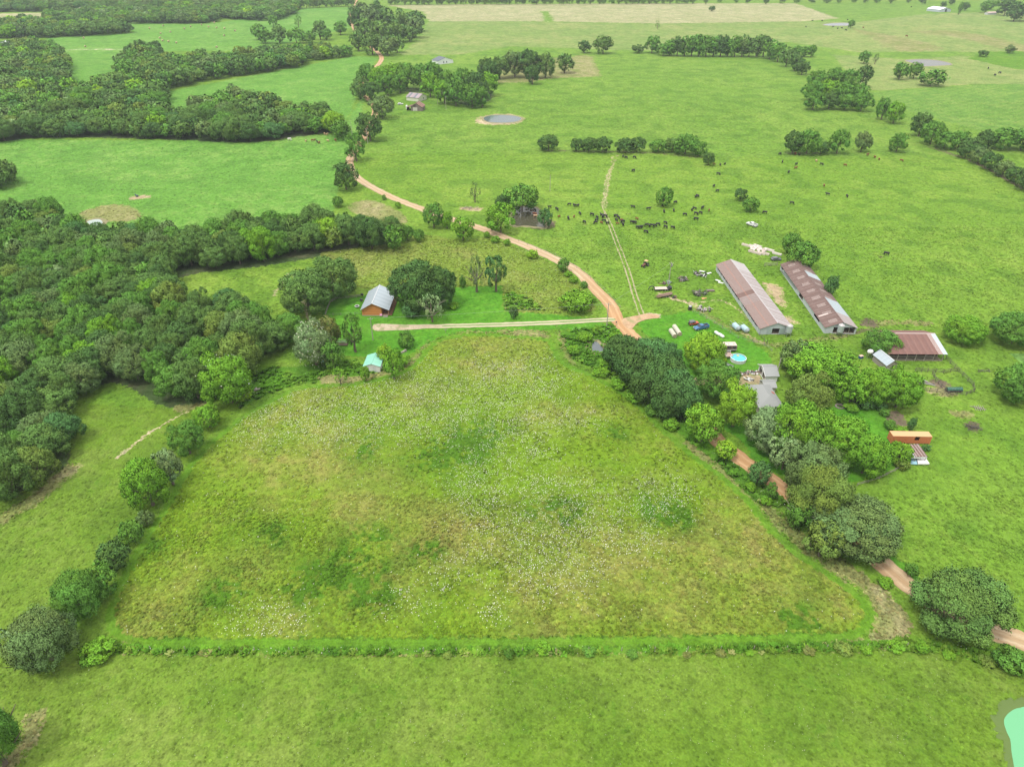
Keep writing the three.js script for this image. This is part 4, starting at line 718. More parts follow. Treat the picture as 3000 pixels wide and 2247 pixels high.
const TIN = [mat(0.36, 0.41, 0.44, 0.45, { metalness: 0.3 }), mat(0.39, 0.44, 0.47, 0.45, { metalness: 0.3 }), mat(0.335, 0.39, 0.42, 0.5, { metalness: 0.3 })];
const STREAK = mat(0.44, 0.36, 0.33, 0.7), BRIGHT = mat(0.5, 0.52, 0.53, 0.5, { metalness: 0.2 }), WHITE = mat(0.62, 0.62, 0.6, 0.7), BLACK = mat(0.02, 0.02, 0.022, 0.6), EARTH = mat(0.2, 0.165, 0.12, 1), GREYWOOD = mat(0.25, 0.22, 0.19, 0.95), DARKWOOD = mat(0.10, 0.085, 0.07, 0.95), SHINGLE = mat(0.24, 0.245, 0.24, 0.95), GLASS = mat(0.03, 0.04, 0.05, 0.08), RUBBER = mat(0.018, 0.018, 0.018, 0.9), STEEL = mat(0.35, 0.36, 0.36, 0.4, { metalness: 0.6 }), CONCRETE = mat(0.33, 0.31, 0.28, 0.95), PALEBLUE = mat(0.30, 0.42, 0.46, 0.5);
function frameOf(A, Bp, C) { const c = A.clone().add(C).multiplyScalar(0.5); c.y = 0; return { pos: c, turn: Math.atan2(-(Bp.z - A.z), Bp.x - A.x), W: Math.hypot(Bp.x - A.x, Bp.z - A.z), L: Math.hypot(C.x - Bp.x, C.z - Bp.z) }; }
// one sheet of ribbed roofing, lying along x, with its raised ribs in a second material
const sheetGeos = new Map();
function roofSheet(len, wide, ribs) {
  const k = [len.toFixed(2), wide.toFixed(2), ribs].join();
  if (!sheetGeos.has(k)) { const pan = box(len, 0.035, wide - 0.012), r = ribs ? merge(many(ribs, (_, i) => at(box(len, 0.05, 0.11), 0, 0.022, (i + 0.5) / ribs * wide - wide / 2))) : null; sheetGeos.set(k, r ? mergeGeometries([pan.toNonIndexed(), r], true) : pan); }
  return sheetGeos.get(k);
}
// gable roof: ridge along z; each sheet of each slope is a part
function gableRoof(host, W_, L_, eave, ridge, rx, n, pickMat, over = 0.35, ribs = 1, cap = BRIGHT) {
  const roof = new THREE.Group(); roof.name = 'roof'; host.add(roof);
  for (const side of [-1, 1]) {
    const ex0 = side * (W_ / 2 + over), dx = rx - ex0, drop = (ridge - eave) / Math.abs(rx - side * W_ / 2) * over, y0 = eave - drop, len = Math.hypot(dx, ridge - y0), ang = Math.atan2(ridge - y0, dx) + (side > 0 ? Math.PI : 0), wide = (L_ + 2 * over) / n;
    for (let i = 0; i < n; i++) { const m = pickMat(side, i, n); part(roof, 'roof_sheet', roofSheet(len, wide, Array.isArray(m) ? ribs : 0), m, [(ex0 + rx) / 2, (y0 + ridge) / 2 + 0.06 + (i % 2) * 0.006, -(L_ / 2 + over) + (i + 0.5) * wide], [0, 0, side > 0 ? ang - Math.PI : ang]); }
  }
  part(roof, 'ridge_cap', ex([[-0.22, -0.03], [0, 0.06], [0.22, -0.03], [0.2, 0.0], [0, 0.1], [-0.2, 0.0]], L_ + 2 * over, 0), cap, [rx, ridge + 0.09, 0]);
  return roof;
}
const gablePts = (w, e, r, rx) => [[-w / 2, 0], [w / 2, 0], [w / 2, e], [rx, r], [-w / 2, e]];
function gableWalls(host, w, l, e, r, rx, m, o = {}) {
  const side = m, t = 0.14, hole = (h) => [[h[0], h[2]], [h[1], h[2]], [h[1], h[3]], [h[0], h[3]]];
  part(host, 'front_wall', ex(gablePts(w, e, r, rx), t, 0, (o.front || []).map(hole)), m, [0, 0, l / 2 - t / 2]);
  part(host, 'back_wall', ex(gablePts(w, e, r, rx), t, 0, (o.back || []).map(hole)), m, [0, 0, -l / 2 + t / 2]);
  for (const s of [-1, 1]) { const hs = (s < 0 ? o.left : o.right) || []; part(host, 'side_wall', ex([[-l / 2 + t, 0], [l / 2 - t, 0], [l / 2 - t, e - 0.03], [-l / 2 + t, e - 0.03]], t, 0, hs.map(hole)), side, [s * (w / 2 - t / 2), 0, 0], [0, -Math.PI / 2, 0]); }
  part(host, 'floor', box(w - 0.3, 0.06, l - 0.3), o.floor || EARTH, [0, 0.06, 0]);
}
const mixOf = (list) => list[Math.floor(rnd() * list.length)];
{ // first poultry house: striped rusty west slope, bleached east slope
  const z = zoomed(2080, 740, 320 / 2209), f = frameOf(z(965, 1540, 2.6), z(1655, 1530, 2.6), z(740, 225, 2.6));
  const g = thing('poultry_house', 'long poultry house with striped rust roof and one bleached slope', 'barn', 'poultry houses', f.pos, f.turn), w = f.W - 0.7, l = f.L - 0.7;
  gableWalls(g, w, l, 2.5, 4.7, 0, mat(0.38, 0.42, 0.43, 0.8), { front: [[-1.4, 1.2, 0.2, 2.4]], left: [[-l / 2 + 2, l / 2 - 24, 1.3, 2.1], [l / 2 - 20, l / 2 - 3, 1.3, 2.1]], right: [[-l / 2 + 2, l / 2 - 3, 1.3, 2.1]] });
  part(g, 'door', box(1.7, 2.4, 0.08), TIN[1], [-2.3, 1.35, l / 2 + 0.08]); part(g, 'door', box(1.7, 2.4, 0.08), TIN[0], [2.2, 1.35, l / 2 + 0.08]);
  const n = 92; gableRoof(g, w, l, 2.5, 4.7, 0, n, (s, i) => s < 0 ? (i > 46 && i < 52 ? RUST[0] : [RUST[[0, 1, 3][i % 3]], i > 51 && i < 62 && i % 2 ? BRIGHT : STREAK]) : PALE[i < 16 ? 2 : (i * 7 + (i >> 2)) % 4], 0.35, 1, PALE[2]);
  const roof = g.children.find((c) => c.name === 'roof'), a = Math.atan2(2.2, w / 2);
  part(roof, 'purlin_streak', box(0.14, 0.03, l), mat(0.36, 0.17, 0.12, 0.8), [-w * 0.27, 2.5 + 2.2 * 0.46 + 0.13, 0], [0, 0, a]);
  for (let i = 0; i < 14; i++) part(g, 'wall_post', box(0.14, 2.3, 0.14), WHITE, [-w / 2 - 0.1, 1.15, -l / 2 + (i + 0.5) * l / 14]);
  feedBin(g.localToWorld(V3(3.9, 0, l / 2 + 1.6)), 'tin feed bin standing at the striped poultry house door');
}
{ // second poultry house: brown roof with pale worn stripes, tin patches on the east slope
  const zf = zoomed(2300, 850, 700 / 2109), zb = zoomed(2260, 720, 280 / 2209), A = zf(385, 330, 2.6), Bq = zf(682, 336, 2.6), D = zb(145, 415, 2.6), C = V3(Bq.x + D.x - A.x, 2.6, Bq.z + D.z - A.z), f = frameOf(A, Bq, C);
  const g = thing('poultry_house', 'long poultry house with brown roof, pale stripe clusters and tin patches', 'barn', 'poultry houses', f.pos, f.turn), w = f.W - 0.7, l = f.L - 0.7;
  gableWalls(g, w, l, 2.5, 4.7, 0, mat(0.42, 0.46, 0.47, 0.85), { front: [[-2.6, 5, 0.2, 2.6]], left: [[-l / 2 + 1, -l / 2 + 5, 1, 2.2], [-l / 2 + 22, -l / 2 + 26, 1, 2.1], [-2, 2.5, 0.4, 2.2], [l / 2 - 12, l / 2 - 6, 1, 2.1]] });
  const n = 92; gableRoof(g, w, l, 2.5, 4.7, 0, n, (s, i) => s < 0 ? RUST[[2, 0, 2, 3, 2][(i * 3 + (i >> 3)) % 5]] : i > 17 && i < 27 ? TIN[1] : i > 57 && i < 78 ? TIN[i % 3] : i >= 78 ? PALE[1] : RUST[[3, 2, 0][i % 3]], 0.35, 1, RUST[2]);
  const roof = g.children.find((c) => c.name === 'roof'), a = Math.atan2(2.2, w / 2), len = w * 0.27;
  for (let k = 0; k < 9; k++) for (let j = 0; j < 4; j++) for (const s of [-1, 1]) { if (s > 0 && (k === 2 || k > 5)) continue; part(roof, 'worn_stripe', box(len * rr(0.85, 1.05), 0.03, 0.14), STREAK, [s * w * 0.22, 2.5 + 2.2 * 0.56 + 0.115, -l / 2 + (k + 0.45) * l / 9 + j * 0.55], [0, 0, -s * a]); }
  part(roof, 'patch_sheet', box(w * 0.3, 0.03, 0.9), STREAK, [-w * 0.35, 2.5 + 2.2 * 0.3 + 0.12, l / 2 - 8], [0, 0, a]);
  for (let i = 0; i < 5; i++) part(g, 'rafter', box(0.14, 2.4, 0.14), GREYWOOD, [-2.6 + i * 1.9, 1.3, l / 2 - 0.3]);
  feedBin(g.localToWorld(V3(-0.9, 0, l / 2 + 1.7)), 'tin feed bin standing at the open end of the brown poultry house');
}
function feedBin(p, label) {
  const g = thing('feed_bin', label, 'feed bin', 'feed bins', p);
  part(g, 'tank', cyl(1.05, 1.05, 2.6, 20), mat(0.40, 0.44, 0.46, 0.4, { metalness: 0.3 }), [0, 3.1, 0]); part(g, 'hopper', cyl(1.05, 0.25, 1.1, 20), STEEL, [0, 1.25, 0]); part(g, 'lid', cyl(0.3, 1.05, 0.55, 20), PALE[2], [0, 4.67, 0]);
  for (let i = 0; i < 2; i++) part(g, 'band', new THREE.TorusGeometry(1.06, 0.03, 6, 20).rotateX(Math.PI / 2), STEEL, [0, 2.5 + i * 1.2, 0]);
  for (let i = 0; i < 4; i++) { const a = i * Math.PI / 2 + 0.78; part(g, 'leg', box(0.1, 2, 0.1), STEEL, [Math.cos(a) * 0.98, 1, Math.sin(a) * 0.98]); }
  return g;
}
{ // feed bins lying on their sides
  const z = zoomed(2080, 740, 320 / 2209);
  for (const [x0, y0, x1, y1, label] of [[470, 1440, 590, 1550, 'fallen pale blue feed bin beside the farm track'], [650, 1490, 760, 1580, 'fallen pale blue feed bin next to the dirt ramp']]) {
    const a = z(x0, y0, 1), b = z(x1, y1, 1), g = thing('fallen_feed_bin', label, 'feed bin', 'fallen feed bins', V3((a.x + b.x) / 2, 0, (a.z + b.z) / 2), Math.atan2(-(b.z - a.z), b.x - a.x));
    part(g, 'tank', cyl(1.05, 1.05, 2.8, 20), PALEBLUE, [0.3, 1.06, 0], [0, 0, Math.PI / 2]); part(g, 'hopper', cyl(0.25, 1.05, 1.2, 20), mat(0.3, 0.38, 0.42, 0.5), [-1.7, 1.06, 0], [0, 0, Math.PI / 2]); part(g, 'lid', cyl(0.3, 1.05, 0.5, 20), TIN[0], [1.95, 1.06, 0], [0, 0, -Math.PI / 2]);
    for (let i = 0; i < 4; i++) part(g, 'leg', box(2.6, 0.09, 0.09), STEEL, [-1.9, 1.06 + Math.cos(i * 1.57 + 0.78) * 1.0, Math.sin(i * 1.57 + 0.78) * 1.0]);
  }
}
{ // cattle barn with the red roof: gable end faces east
  const z = zoomed(2500, 930, 300 / 2209), A = z(2030, 775, 3), Bq = z(1510, 245, 3.2), Lf = z(790, 812, 3), C = V3(Bq.x + Lf.x - A.x, 3, Bq.z + Lf.z - A.z), f = frameOf(A, Bq, C), w = f.W - 0.8, l = f.L - 0.8, rx = w * 0.12;
  const g = thing('cattle_barn', 'open sided cattle barn with wide red brown tin roof', 'barn', null, f.pos, f.turn);
  part(g, 'front_wall', ex([[-w / 2 + 3.4, 0], [w / 2, 0], [w / 2, 3], [rx, 5.2], [-w / 2 + 3.4, 3.4]], 0.14, 0), GREYWOOD, [0, 0, l / 2 - 0.2]); part(g, 'back_wall', ex(gablePts(w, 3, 5.2, rx), 0.14, 0), GREYWOOD, [0, 0, -l / 2 + 0.2]); part(g, 'rear_wall', box(0.14, 2.9, l - 0.6), DARKWOOD, [w / 2 - 0.1, 1.45, 0]); part(g, 'floor', box(w - 0.5, 0.06, l - 0.5), EARTH, [0, 0.05, 0]);
  for (let i = 0; i <= 6; i++) part(g, 'post', box(0.24, 2.8, 0.24), GREYWOOD, [-w / 2 + 0.3, 1.4, -l / 2 + 0.4 + i * (l - 0.8) / 6]);
  for (let k = 0; k < 3; k++) for (let i = 0; i < 5; i++) part(g, 'rail', box(0.06, 0.22, (l - 0.8) / 6 - 0.3), k % 2 ? DARKWOOD : GREYWOOD, [-w / 2 + 0.32, 0.5 + k * 0.6, -l / 2 + 0.4 + (i + 0.5) * (l - 0.8) / 6]);
  const RED = [weathered([0.142, 0.068, 0.055], [0.165, 0.086, 0.07], 0.8), weathered([0.155, 0.075, 0.06], [0.185, 0.1, 0.082], 0.8), weathered([0.132, 0.064, 0.053], [0.155, 0.084, 0.07], 0.82)];
  gableRoof(g, w, l, 3, 5.2, rx, 26, (s, i) => s < 0 && i > 23 ? TIN[1] : s < 0 && i > 21 ? [RED[0], STREAK] : RED[(i * 5) % 3], 0.4, 3, STREAK);
}
{ // machine shed with pale blue tin roof
  const z = zoomed(2500, 930, 300 / 2209), A = z(690, 1030, 2.6), Bq = z(955, 1000, 2.6), C = z(740, 750, 2.6), f = frameOf(A, Bq, C), w = f.W - 0.5, l = f.L - 0.5;
  const g = thing('machine_shed', 'small shed with pale blue ribbed tin roof', 'shed', null, f.pos, f.turn);
  gableWalls(g, w, l, 2.4, 3.9, 0, GREYWOOD, { front: [[0.2, 1.6, 0.2, 2]] }); gableRoof(g, w, l, 2.4, 3.9, 0, 13, (s, i) => [TIN[i % 3], TIN[1]], 0.3, 2, BRIGHT);
  const t = z(330, 880), k = thing('water_tank', 'white tank on a tall stand beside the tin roofed shed', 'tank', null, t);
  part(k, 'tank', new THREE.SphereGeometry(0.8, 18, 12).scale(1.3, 1, 1), WHITE, [0, 2.6, 0]); part(k, 'mouth', cyl(0.4, 0.4, 0.4, 14), BLACK, [0.9, 2.8, 0], [0, 0, -1.2]); for (const [x, y] of [[-0.6, -0.5], [0.6, -0.5], [-0.6, 0.5], [0.6, 0.5]]) part(k, 'leg', box(0.1, 2.2, 0.1), STEEL, [x, 1.1, y]);
  const b = thing('storage_bin', 'dark blue bin with an orange lid on the barn yard grass', 'bin', null, z(165, 880), 0.3); part(b, 'body', box(1.3, 0.9, 0.9), mat(0.02, 0.06, 0.16, 0.5), [0, 0.45, 0]); part(b, 'lid', box(1.35, 0.12, 0.95), mat(0.5, 0.35, 0.28, 0.7), [0, 0.98, 0]);
}
{ // farmhouse, hip roof
  const z = zoomed(2080, 1050, 240 / 2209), A = z(1230, 1340, 2.7), Dq = z(1040, 725, 2.7), C0 = z(1700, 702, 2.7), L0 = Math.hypot(A.x - Dq.x, A.z - Dq.z), Bq = V3(C0.x + A.x - Dq.x, 2.7, C0.z + A.z - Dq.z), f = frameOf(A, Bq, C0), w = f.W, l = f.L, e = 2.7, r = 4.9;
  const g = thing('farmhouse', 'farmhouse with grey shingle hip roof and one pale tan end', 'house', null, f.pos, f.turn);
  part(g, 'wall', box(w - 1, e, l - 1), mat(0.38, 0.34, 0.29, 0.9), [0, e / 2, 0]);
  const roof = new THREE.Group(); roof.name = 'roof'; g.add(roof); const hw = w / 2, hl = l / 2, k = hw * 0.8, P = { a: [-hw, e, hl], b: [hw, e, hl], c: [hw, e, -hl], d: [-hw, e, -hl], p: [0, r, hl - k], q: [0, r, -hl + k] };
  const tri = (name, keys, m) => { const ps = keys.map((q) => P[q]), pos = []; for (let i = 1; i + 1 < ps.length; i++) pos.push(...ps[0], ...ps[i], ...ps[i + 1]); for (let i = 1; i + 1 < ps.length; i++) for (const q of [ps[0], ps[i + 1], ps[i]]) pos.push(q[0], q[1] - 0.12, q[2]); const q = new THREE.BufferGeometry(); q.setAttribute('position', new THREE.Float32BufferAttribute(pos, 3)); q.computeVertexNormals(); part(roof, name, q, m, [0, 0.05, 0]); };
  tri('roof_slope', ['a', 'p', 'q', 'd'].reverse(), SHINGLE); tri('roof_slope', ['b', 'c', 'q', 'p'].reverse(), SHINGLE); tri('roof_slope', ['a', 'b', 'p'], SHINGLE); tri('roof_slope', ['c', 'd', 'q'], mat(0.47, 0.41, 0.32, 0.95));
  part(roof, 'rust_patch', box(1.1, 0.04, 0.9), mat(0.4, 0.1, 0.06, 0.9), [hw * 0.72, e + (r - e) * 0.3 + 0.09, -0.5], [0, 0, -Math.atan2(r - e, hw)]);
  for (let i = 0; i < 3; i++) { const wi = part(g, 'window', box(0.08, 1.1, 1.2), WHITE, [-w / 2 + 0.46, 1.5, -l * 0.3 + i * l * 0.3]); part(wi, 'pane', box(0.04, 0.9, 1), GLASS, [-0.04, 0, 0]); }
  part(g, 'door', box(0.08, 2, 0.95), mat(0.3, 0.12, 0.08, 0.6), [-w / 2 + 0.46, 1, l * 0.15]);
  const pz = z(1580, 660, 2.5), b = thing('porch_roof', 'small grey gabled addition behind the farmhouse', 'porch', null, V3(pz.x, 0, pz.z), f.turn + Math.PI / 2);
  gableWalls(b, 4.2, 3.6, 2.2, 3.2, 0, mat(0.4, 0.38, 0.34, 0.9)); gableRoof(b, 4.2, 3.6, 2.2, 3.2, 0, 1, () => SHINGLE, 0.3, 0, SHINGLE);
}
{ // garage
  const z = zoomed(2080, 1050, 240 / 2209), A = z(1335, 160, 2.6), Bq = z(1530, 478, 2.6), E = z(1860, 450, 2.6), C = E, f = frameOf(A, Bq, C), w = f.W - 0.4, l = f.L - 0.3;
  const g = thing('garage', 'open fronted garage with grey shingle roof and white gable trim', 'garage', null, f.pos, f.turn);
  gableWalls(g, w, l, 2.5, 4, 0, WHITE, { front: [[-w / 2 + 0.7, -0.2, 0.1, 2.2], [0.3, w / 2 - 0.7, 0.1, 2.2]] }); gableRoof(g, w, l, 2.5, 4, 0, 1, () => SHINGLE, 0.4, 0, SHINGLE);
  for (const s of [-1, 1]) part(g, 'barge_board', box(Math.hypot(w / 2 + 0.4, 1.7), 0.22, 0.08), WHITE, [s * (w / 4 + 0.2), 3.22, l / 2 + 0.45], [0, 0, -s * Math.atan2(1.5, w / 2)]);
}
{ // log cabin
  const z = zoomed(1030, 800, 200 / 2209), A = z(280, 1180, 2.9), Bq = z(1200, 1190, 2.9), C = z(1425, 575, 2.9), f = frameOf(A, Bq, C), w = f.W - 0.6, l = f.L - 0.7, rx = -w * 0.08, e = 2.8, r = 5.3, wall = w * 0.74;
  const g = thing('log_cabin', 'orange log cabin with grey tin roof and side porch', 'house', null, f.pos, f.turn);
  const logs = [mat(0.47, 0.19, 0.045, 0.8), mat(0.42, 0.165, 0.038, 0.8), mat(0.5, 0.22, 0.06, 0.8), mat(0.38, 0.14, 0.034, 0.85)], x0 = -w / 2, x1 = x0 + wall;
  for (let i = 0; i < 18; i++) { const y = 0.32 + i * 0.27, top = (x) => (x < rx ? e + (r - e) * (x - x0) / (rx - x0) : r - (r - e) * (x - rx) / (w / 2 - rx)); let a = x0, b = x1; while (a < rx && top(a) < y + 0.2) a += 0.05; while (b > rx && top(b) < y + 0.2) b -= 0.05; if (b - a < 0.3) continue; for (const s of [-1, 1]) part(g, 'log', at(cyl(0.15, 0.15, b - a, 8), 0, 0, 0, 0, 0, Math.PI / 2), logs[(i * 3 + (s > 0 ? 1 : 0)) % 4], [(a + b) / 2, y, s * (l / 2 - 0.3)]); if (y < e - 0.1) for (const s of [x0 + 0.12, x1 - 0.12]) part(g, 'log', at(cyl(0.15, 0.15, l - 0.6, 8), 0, 0, 0, Math.PI / 2), logs[(i * 5) % 4], [s, y + 0.13, 0]); }
  part(g, 'foundation', box(wall + 0.1, 0.4, l - 0.3), CONCRETE, [(x0 + x1) / 2, 0.1, 0]); part(g, 'inner_wall', box(wall - 0.5, 2.7, l - 1), logs[1], [(x0 + x1) / 2, 1.5, 0]);
  const deck = part(g, 'porch_deck', box(w - wall + 1.1, 0.16, l - 0.6), mat(0.2, 0.11, 0.06, 0.9), [x1 + (w - wall + 1.1) / 2 + 0.05, 0.42, 0]);
  for (let i = 0; i < 5; i++) part(g, 'porch_post', box(0.16, e - 0.5, 0.16), mat(0.42, 0.22, 0.09, 0.8), [w / 2 - 0.12, 0.5 + (e - 0.5) / 2, -l / 2 + 0.4 + i * (l - 0.8) / 4]);
  for (let i = 0; i < 3; i++) part(g, 'step', box(1.7, 0.14, 0.32), GREYWOOD, [w / 2 - 1.2, 0.36 - i * 0.13, l / 2 - 0.1 + i * 0.32]);
  for (const k of [0.7, 1.1]) part(g, 'porch_rail', box(0.06, 0.08, l - 2), mat(0.3, 0.16, 0.08, 0.9), [w / 2 + 0.85, k + 0.1, -0.4]);
  for (let i = 0; i < 2; i++) { const wi = part(g, 'window', box(0.1, 1.1, 1), mat(0.25, 0.1, 0.05, 0.8), [x1 + 0.1, 1.8, -l * 0.25 + i * l * 0.5]); part(wi, 'pane', box(0.05, 0.9, 0.8), GLASS, [0.05, 0, 0]); }
  part(g, 'door', box(0.1, 2, 0.95), mat(0.2, 0.06, 0.03, 0.7), [x1 + 0.1, 1.45, l * 0.08]);
  gableRoof(g, w, l, e, r, rx, 18, (s, i) => [TIN[(i * 2) % 3], TIN[1]], 0.4, 2, BRIGHT);
  const c = thing('garden_chair', 'white and pink porch chairs against the cabin log wall', 'chair', null, z(950, 1400)); part(c, 'seat', box(0.9, 0.1, 0.5), mat(0.6, 0.3, 0.42, 0.7), [0, 0.42, 0]); part(c, 'backrest', box(0.9, 0.55, 0.08), mat(0.6, 0.32, 0.44, 0.7), [0, 0.7, -0.22]); for (const [x, q] of [[-0.4, -0.2], [0.4, -0.2], [-0.4, 0.2], [0.4, 0.2]]) part(c, 'leg', box(0.06, 0.4, 0.06), WHITE, [x, 0.2, q]);
  const t = thing('trampoline', 'small round trampoline on the cabin garden grass', 'trampoline', null, z(175, 1110)); part(t, 'mat', cyl(0.75, 0.75, 0.04, 20), BLACK, [0, 0.6, 0]); part(t, 'rim', new THREE.TorusGeometry(0.8, 0.1, 8, 24).rotateX(Math.PI / 2), WHITE, [0, 0.62, 0]); for (let i = 0; i < 4; i++) part(t, 'leg', box(0.05, 0.6, 0.05), STEEL, [Math.cos(i * 1.57) * 0.75, 0.3, Math.sin(i * 1.57) * 0.75]);
  for (const [x, y, label] of [[320, 930, 'dark grill standing beside the cabin wall'], [340, 760, 'dark bin standing beside the cabin wall near the path']]) { const b = thing('patio_grill', label, 'grill', null, z(x, y)); part(b, 'body', box(1, 0.5, 0.6), BLACK, [0, 0.8, 0]); part(b, 'lid', cyl(0.3, 0.3, 1, 12), BLACK, [0, 1.05, 0], [0, 0, Math.PI / 2]); for (const s of [-0.4, 0.4]) part(b, 'leg', box(0.07, 0.6, 0.5), STEEL, [s, 0.3, 0]); }
}
{ // green roofed shed
  const z = zoomed(900, 950, 320 / 2209), A = z(1140, 845, 2.3), Bq = z(1490, 852, 2.3), D = z(1195, 618, 2.3), C = V3(Bq.x + D.x - A.x, 2.3, Bq.z + D.z - A.z), f = frameOf(A, Bq, C), w = f.W - 0.4, l = f.L - 0.4;
  const g = thing('garden_shed', 'small white shed with mint green tin roof', 'shed', null, f.pos, f.turn), GR = [mat(0.21, 0.47, 0.36, 0.5), mat(0.235, 0.5, 0.39, 0.5), mat(0.2, 0.45, 0.34, 0.5)];
  gableWalls(g, w, l, 2.2, 3.1, 0, WHITE, { front: [[0.3, 1.4, 0.05, 1.9]] }); part(g, 'door', box(1.15, 1.9, 0.06), mat(0.55, 0.55, 0.55, 0.7), [0.85, 1.0, l / 2 - 0.1]); gableRoof(g, w, l, 2.2, 3.1, 0, 8, (s, i) => [GR[i % 3], GR[1]], 0.25, 2, GR[0]);
}
{ // orange container
  const z = zoomed(2440, 1130, 320 / 2209), A = z(1225, 1015, 2.6), Bq = z(2020, 1030, 2.6), C = z(1950, 935, 2.6), f = frameOf(A, Bq, C), w = f.W, d = Math.max(2.4, f.L), h = 2.6;
  const g = thing('shipping_container', 'faded orange shipping container on the pasture edge', 'container', null, f.pos, f.turn), O = mat(0.46, 0.145, 0.055, 0.75), O2 = mat(0.5, 0.3, 0.15, 0.8);
  part(g, 'roof', box(w, 0.1, d), O2, [0, h, 0]); part(g, 'floor', box(w, 0.16, d), BLACK, [0, 0.1, 0]);
  for (const s of [-1, 1]) { for (let i = 0; i < 26; i++) { const hatch = s > 0 && i > 14 && i < 18, ph = hatch ? 1.1 : h - 0.2; part(g, 'side_panel', box(w / 26 - 0.05, ph, 0.06 + (i % 2) * 0.05), O, [-w / 2 + (i + 0.5) * w / 26, 0.15 + ph / 2, s * (d / 2 - 0.05)]); } part(g, 'end_panel', box(0.1, h - 0.2, d - 0.1), O, [s * (w / 2 - 0.05), h / 2 + 0.05, 0]); }
  for (const a of [-1, 1]) for (const b of [-1, 1]) part(g, 'corner_post', box(0.16, h, 0.16), O, [a * (w / 2 - 0.07), h / 2, b * (d / 2 - 0.07)]);
}
{ // rusty shelter and the white panel in front of it
  const z = zoomed(2440, 1130, 320 / 2209), A = z(1490, 1440, 2.2), Bq = z(1930, 1430, 2.2), C = z(1745, 1180, 2.6), f = frameOf(A, Bq, C), w = f.W, l = f.L;
  const g = thing('animal_shelter', 'low shelter with patched rusty and white tin sheets', 'shed', null, f.pos, f.turn);
  const roof = new THREE.Group(); roof.name = 'roof'; g.add(roof);
  for (let k = 0; k < 2; k++) for (let i = 0; i < 7; i++) part(roof, 'roof_sheet', roofSheet(l / 2 + 0.1, w / 7, 1), i === 2 && k === 0 || i === 0 && k ? BRIGHT : [RUST[(i + k) % 4], STREAK], [-w / 2 + (i + 0.5) * w / 7, 2.25 + k * 0.2 + (i % 2) * 0.01, l / 4 - k * l / 2], [0, Math.PI / 2, 0.08]);
  for (const a of [-1, 0, 1]) for (const b of [-1, 1]) part(g, 'post', box(0.14, 2.1, 0.14), GREYWOOD, [a * (w / 2 - 0.2), 1.05, b * (l / 2 - 0.2)]);
  part(g, 'back_wall', box(w - 0.3, 1.9, 0.08), DARKWOOD, [0, 0.95, -l / 2 + 0.15]); part(g, 'front_board', box(w - 0.5, 0.4, 0.06), WHITE, [0.2, 1.8, l / 2 - 0.02]);
  const P = [z(1690, 1480), z(1860, 1468), z(1952, 1612), z(1720, 1612)].map((p) => [p.x, p.z]), s = new THREE.Shape(P.map(([x, y]) => new THREE.Vector2(x, -y)));
  single('concrete_slab', at(new THREE.ExtrudeGeometry(s, { depth: 0.3, bevelEnabled: false }), 0, 0, 0, -Math.PI / 2).translate(0, 0.3, 0), mat(0.62, 0.62, 0.6, 0.6), 'flat white slab lying in front of the rusty shelter', 'slab');
  const P2 = [z(1590, 1500), z(1680, 1490), z(1712, 1612), z(1570, 1602)].map((p) => [p.x, p.z]);
  single('blue_tarp', at(new THREE.ExtrudeGeometry(new THREE.Shape(P2.map(([x, y]) => new THREE.Vector2(x, -y))), { depth: 0.22, bevelEnabled: false }), 0, 0, 0, -Math.PI / 2).translate(0, 0.2, 0), mat(0.26, 0.45, 0.52, 0.7), 'pale blue sheet beside the white slab at the shelter', 'tarp');
}
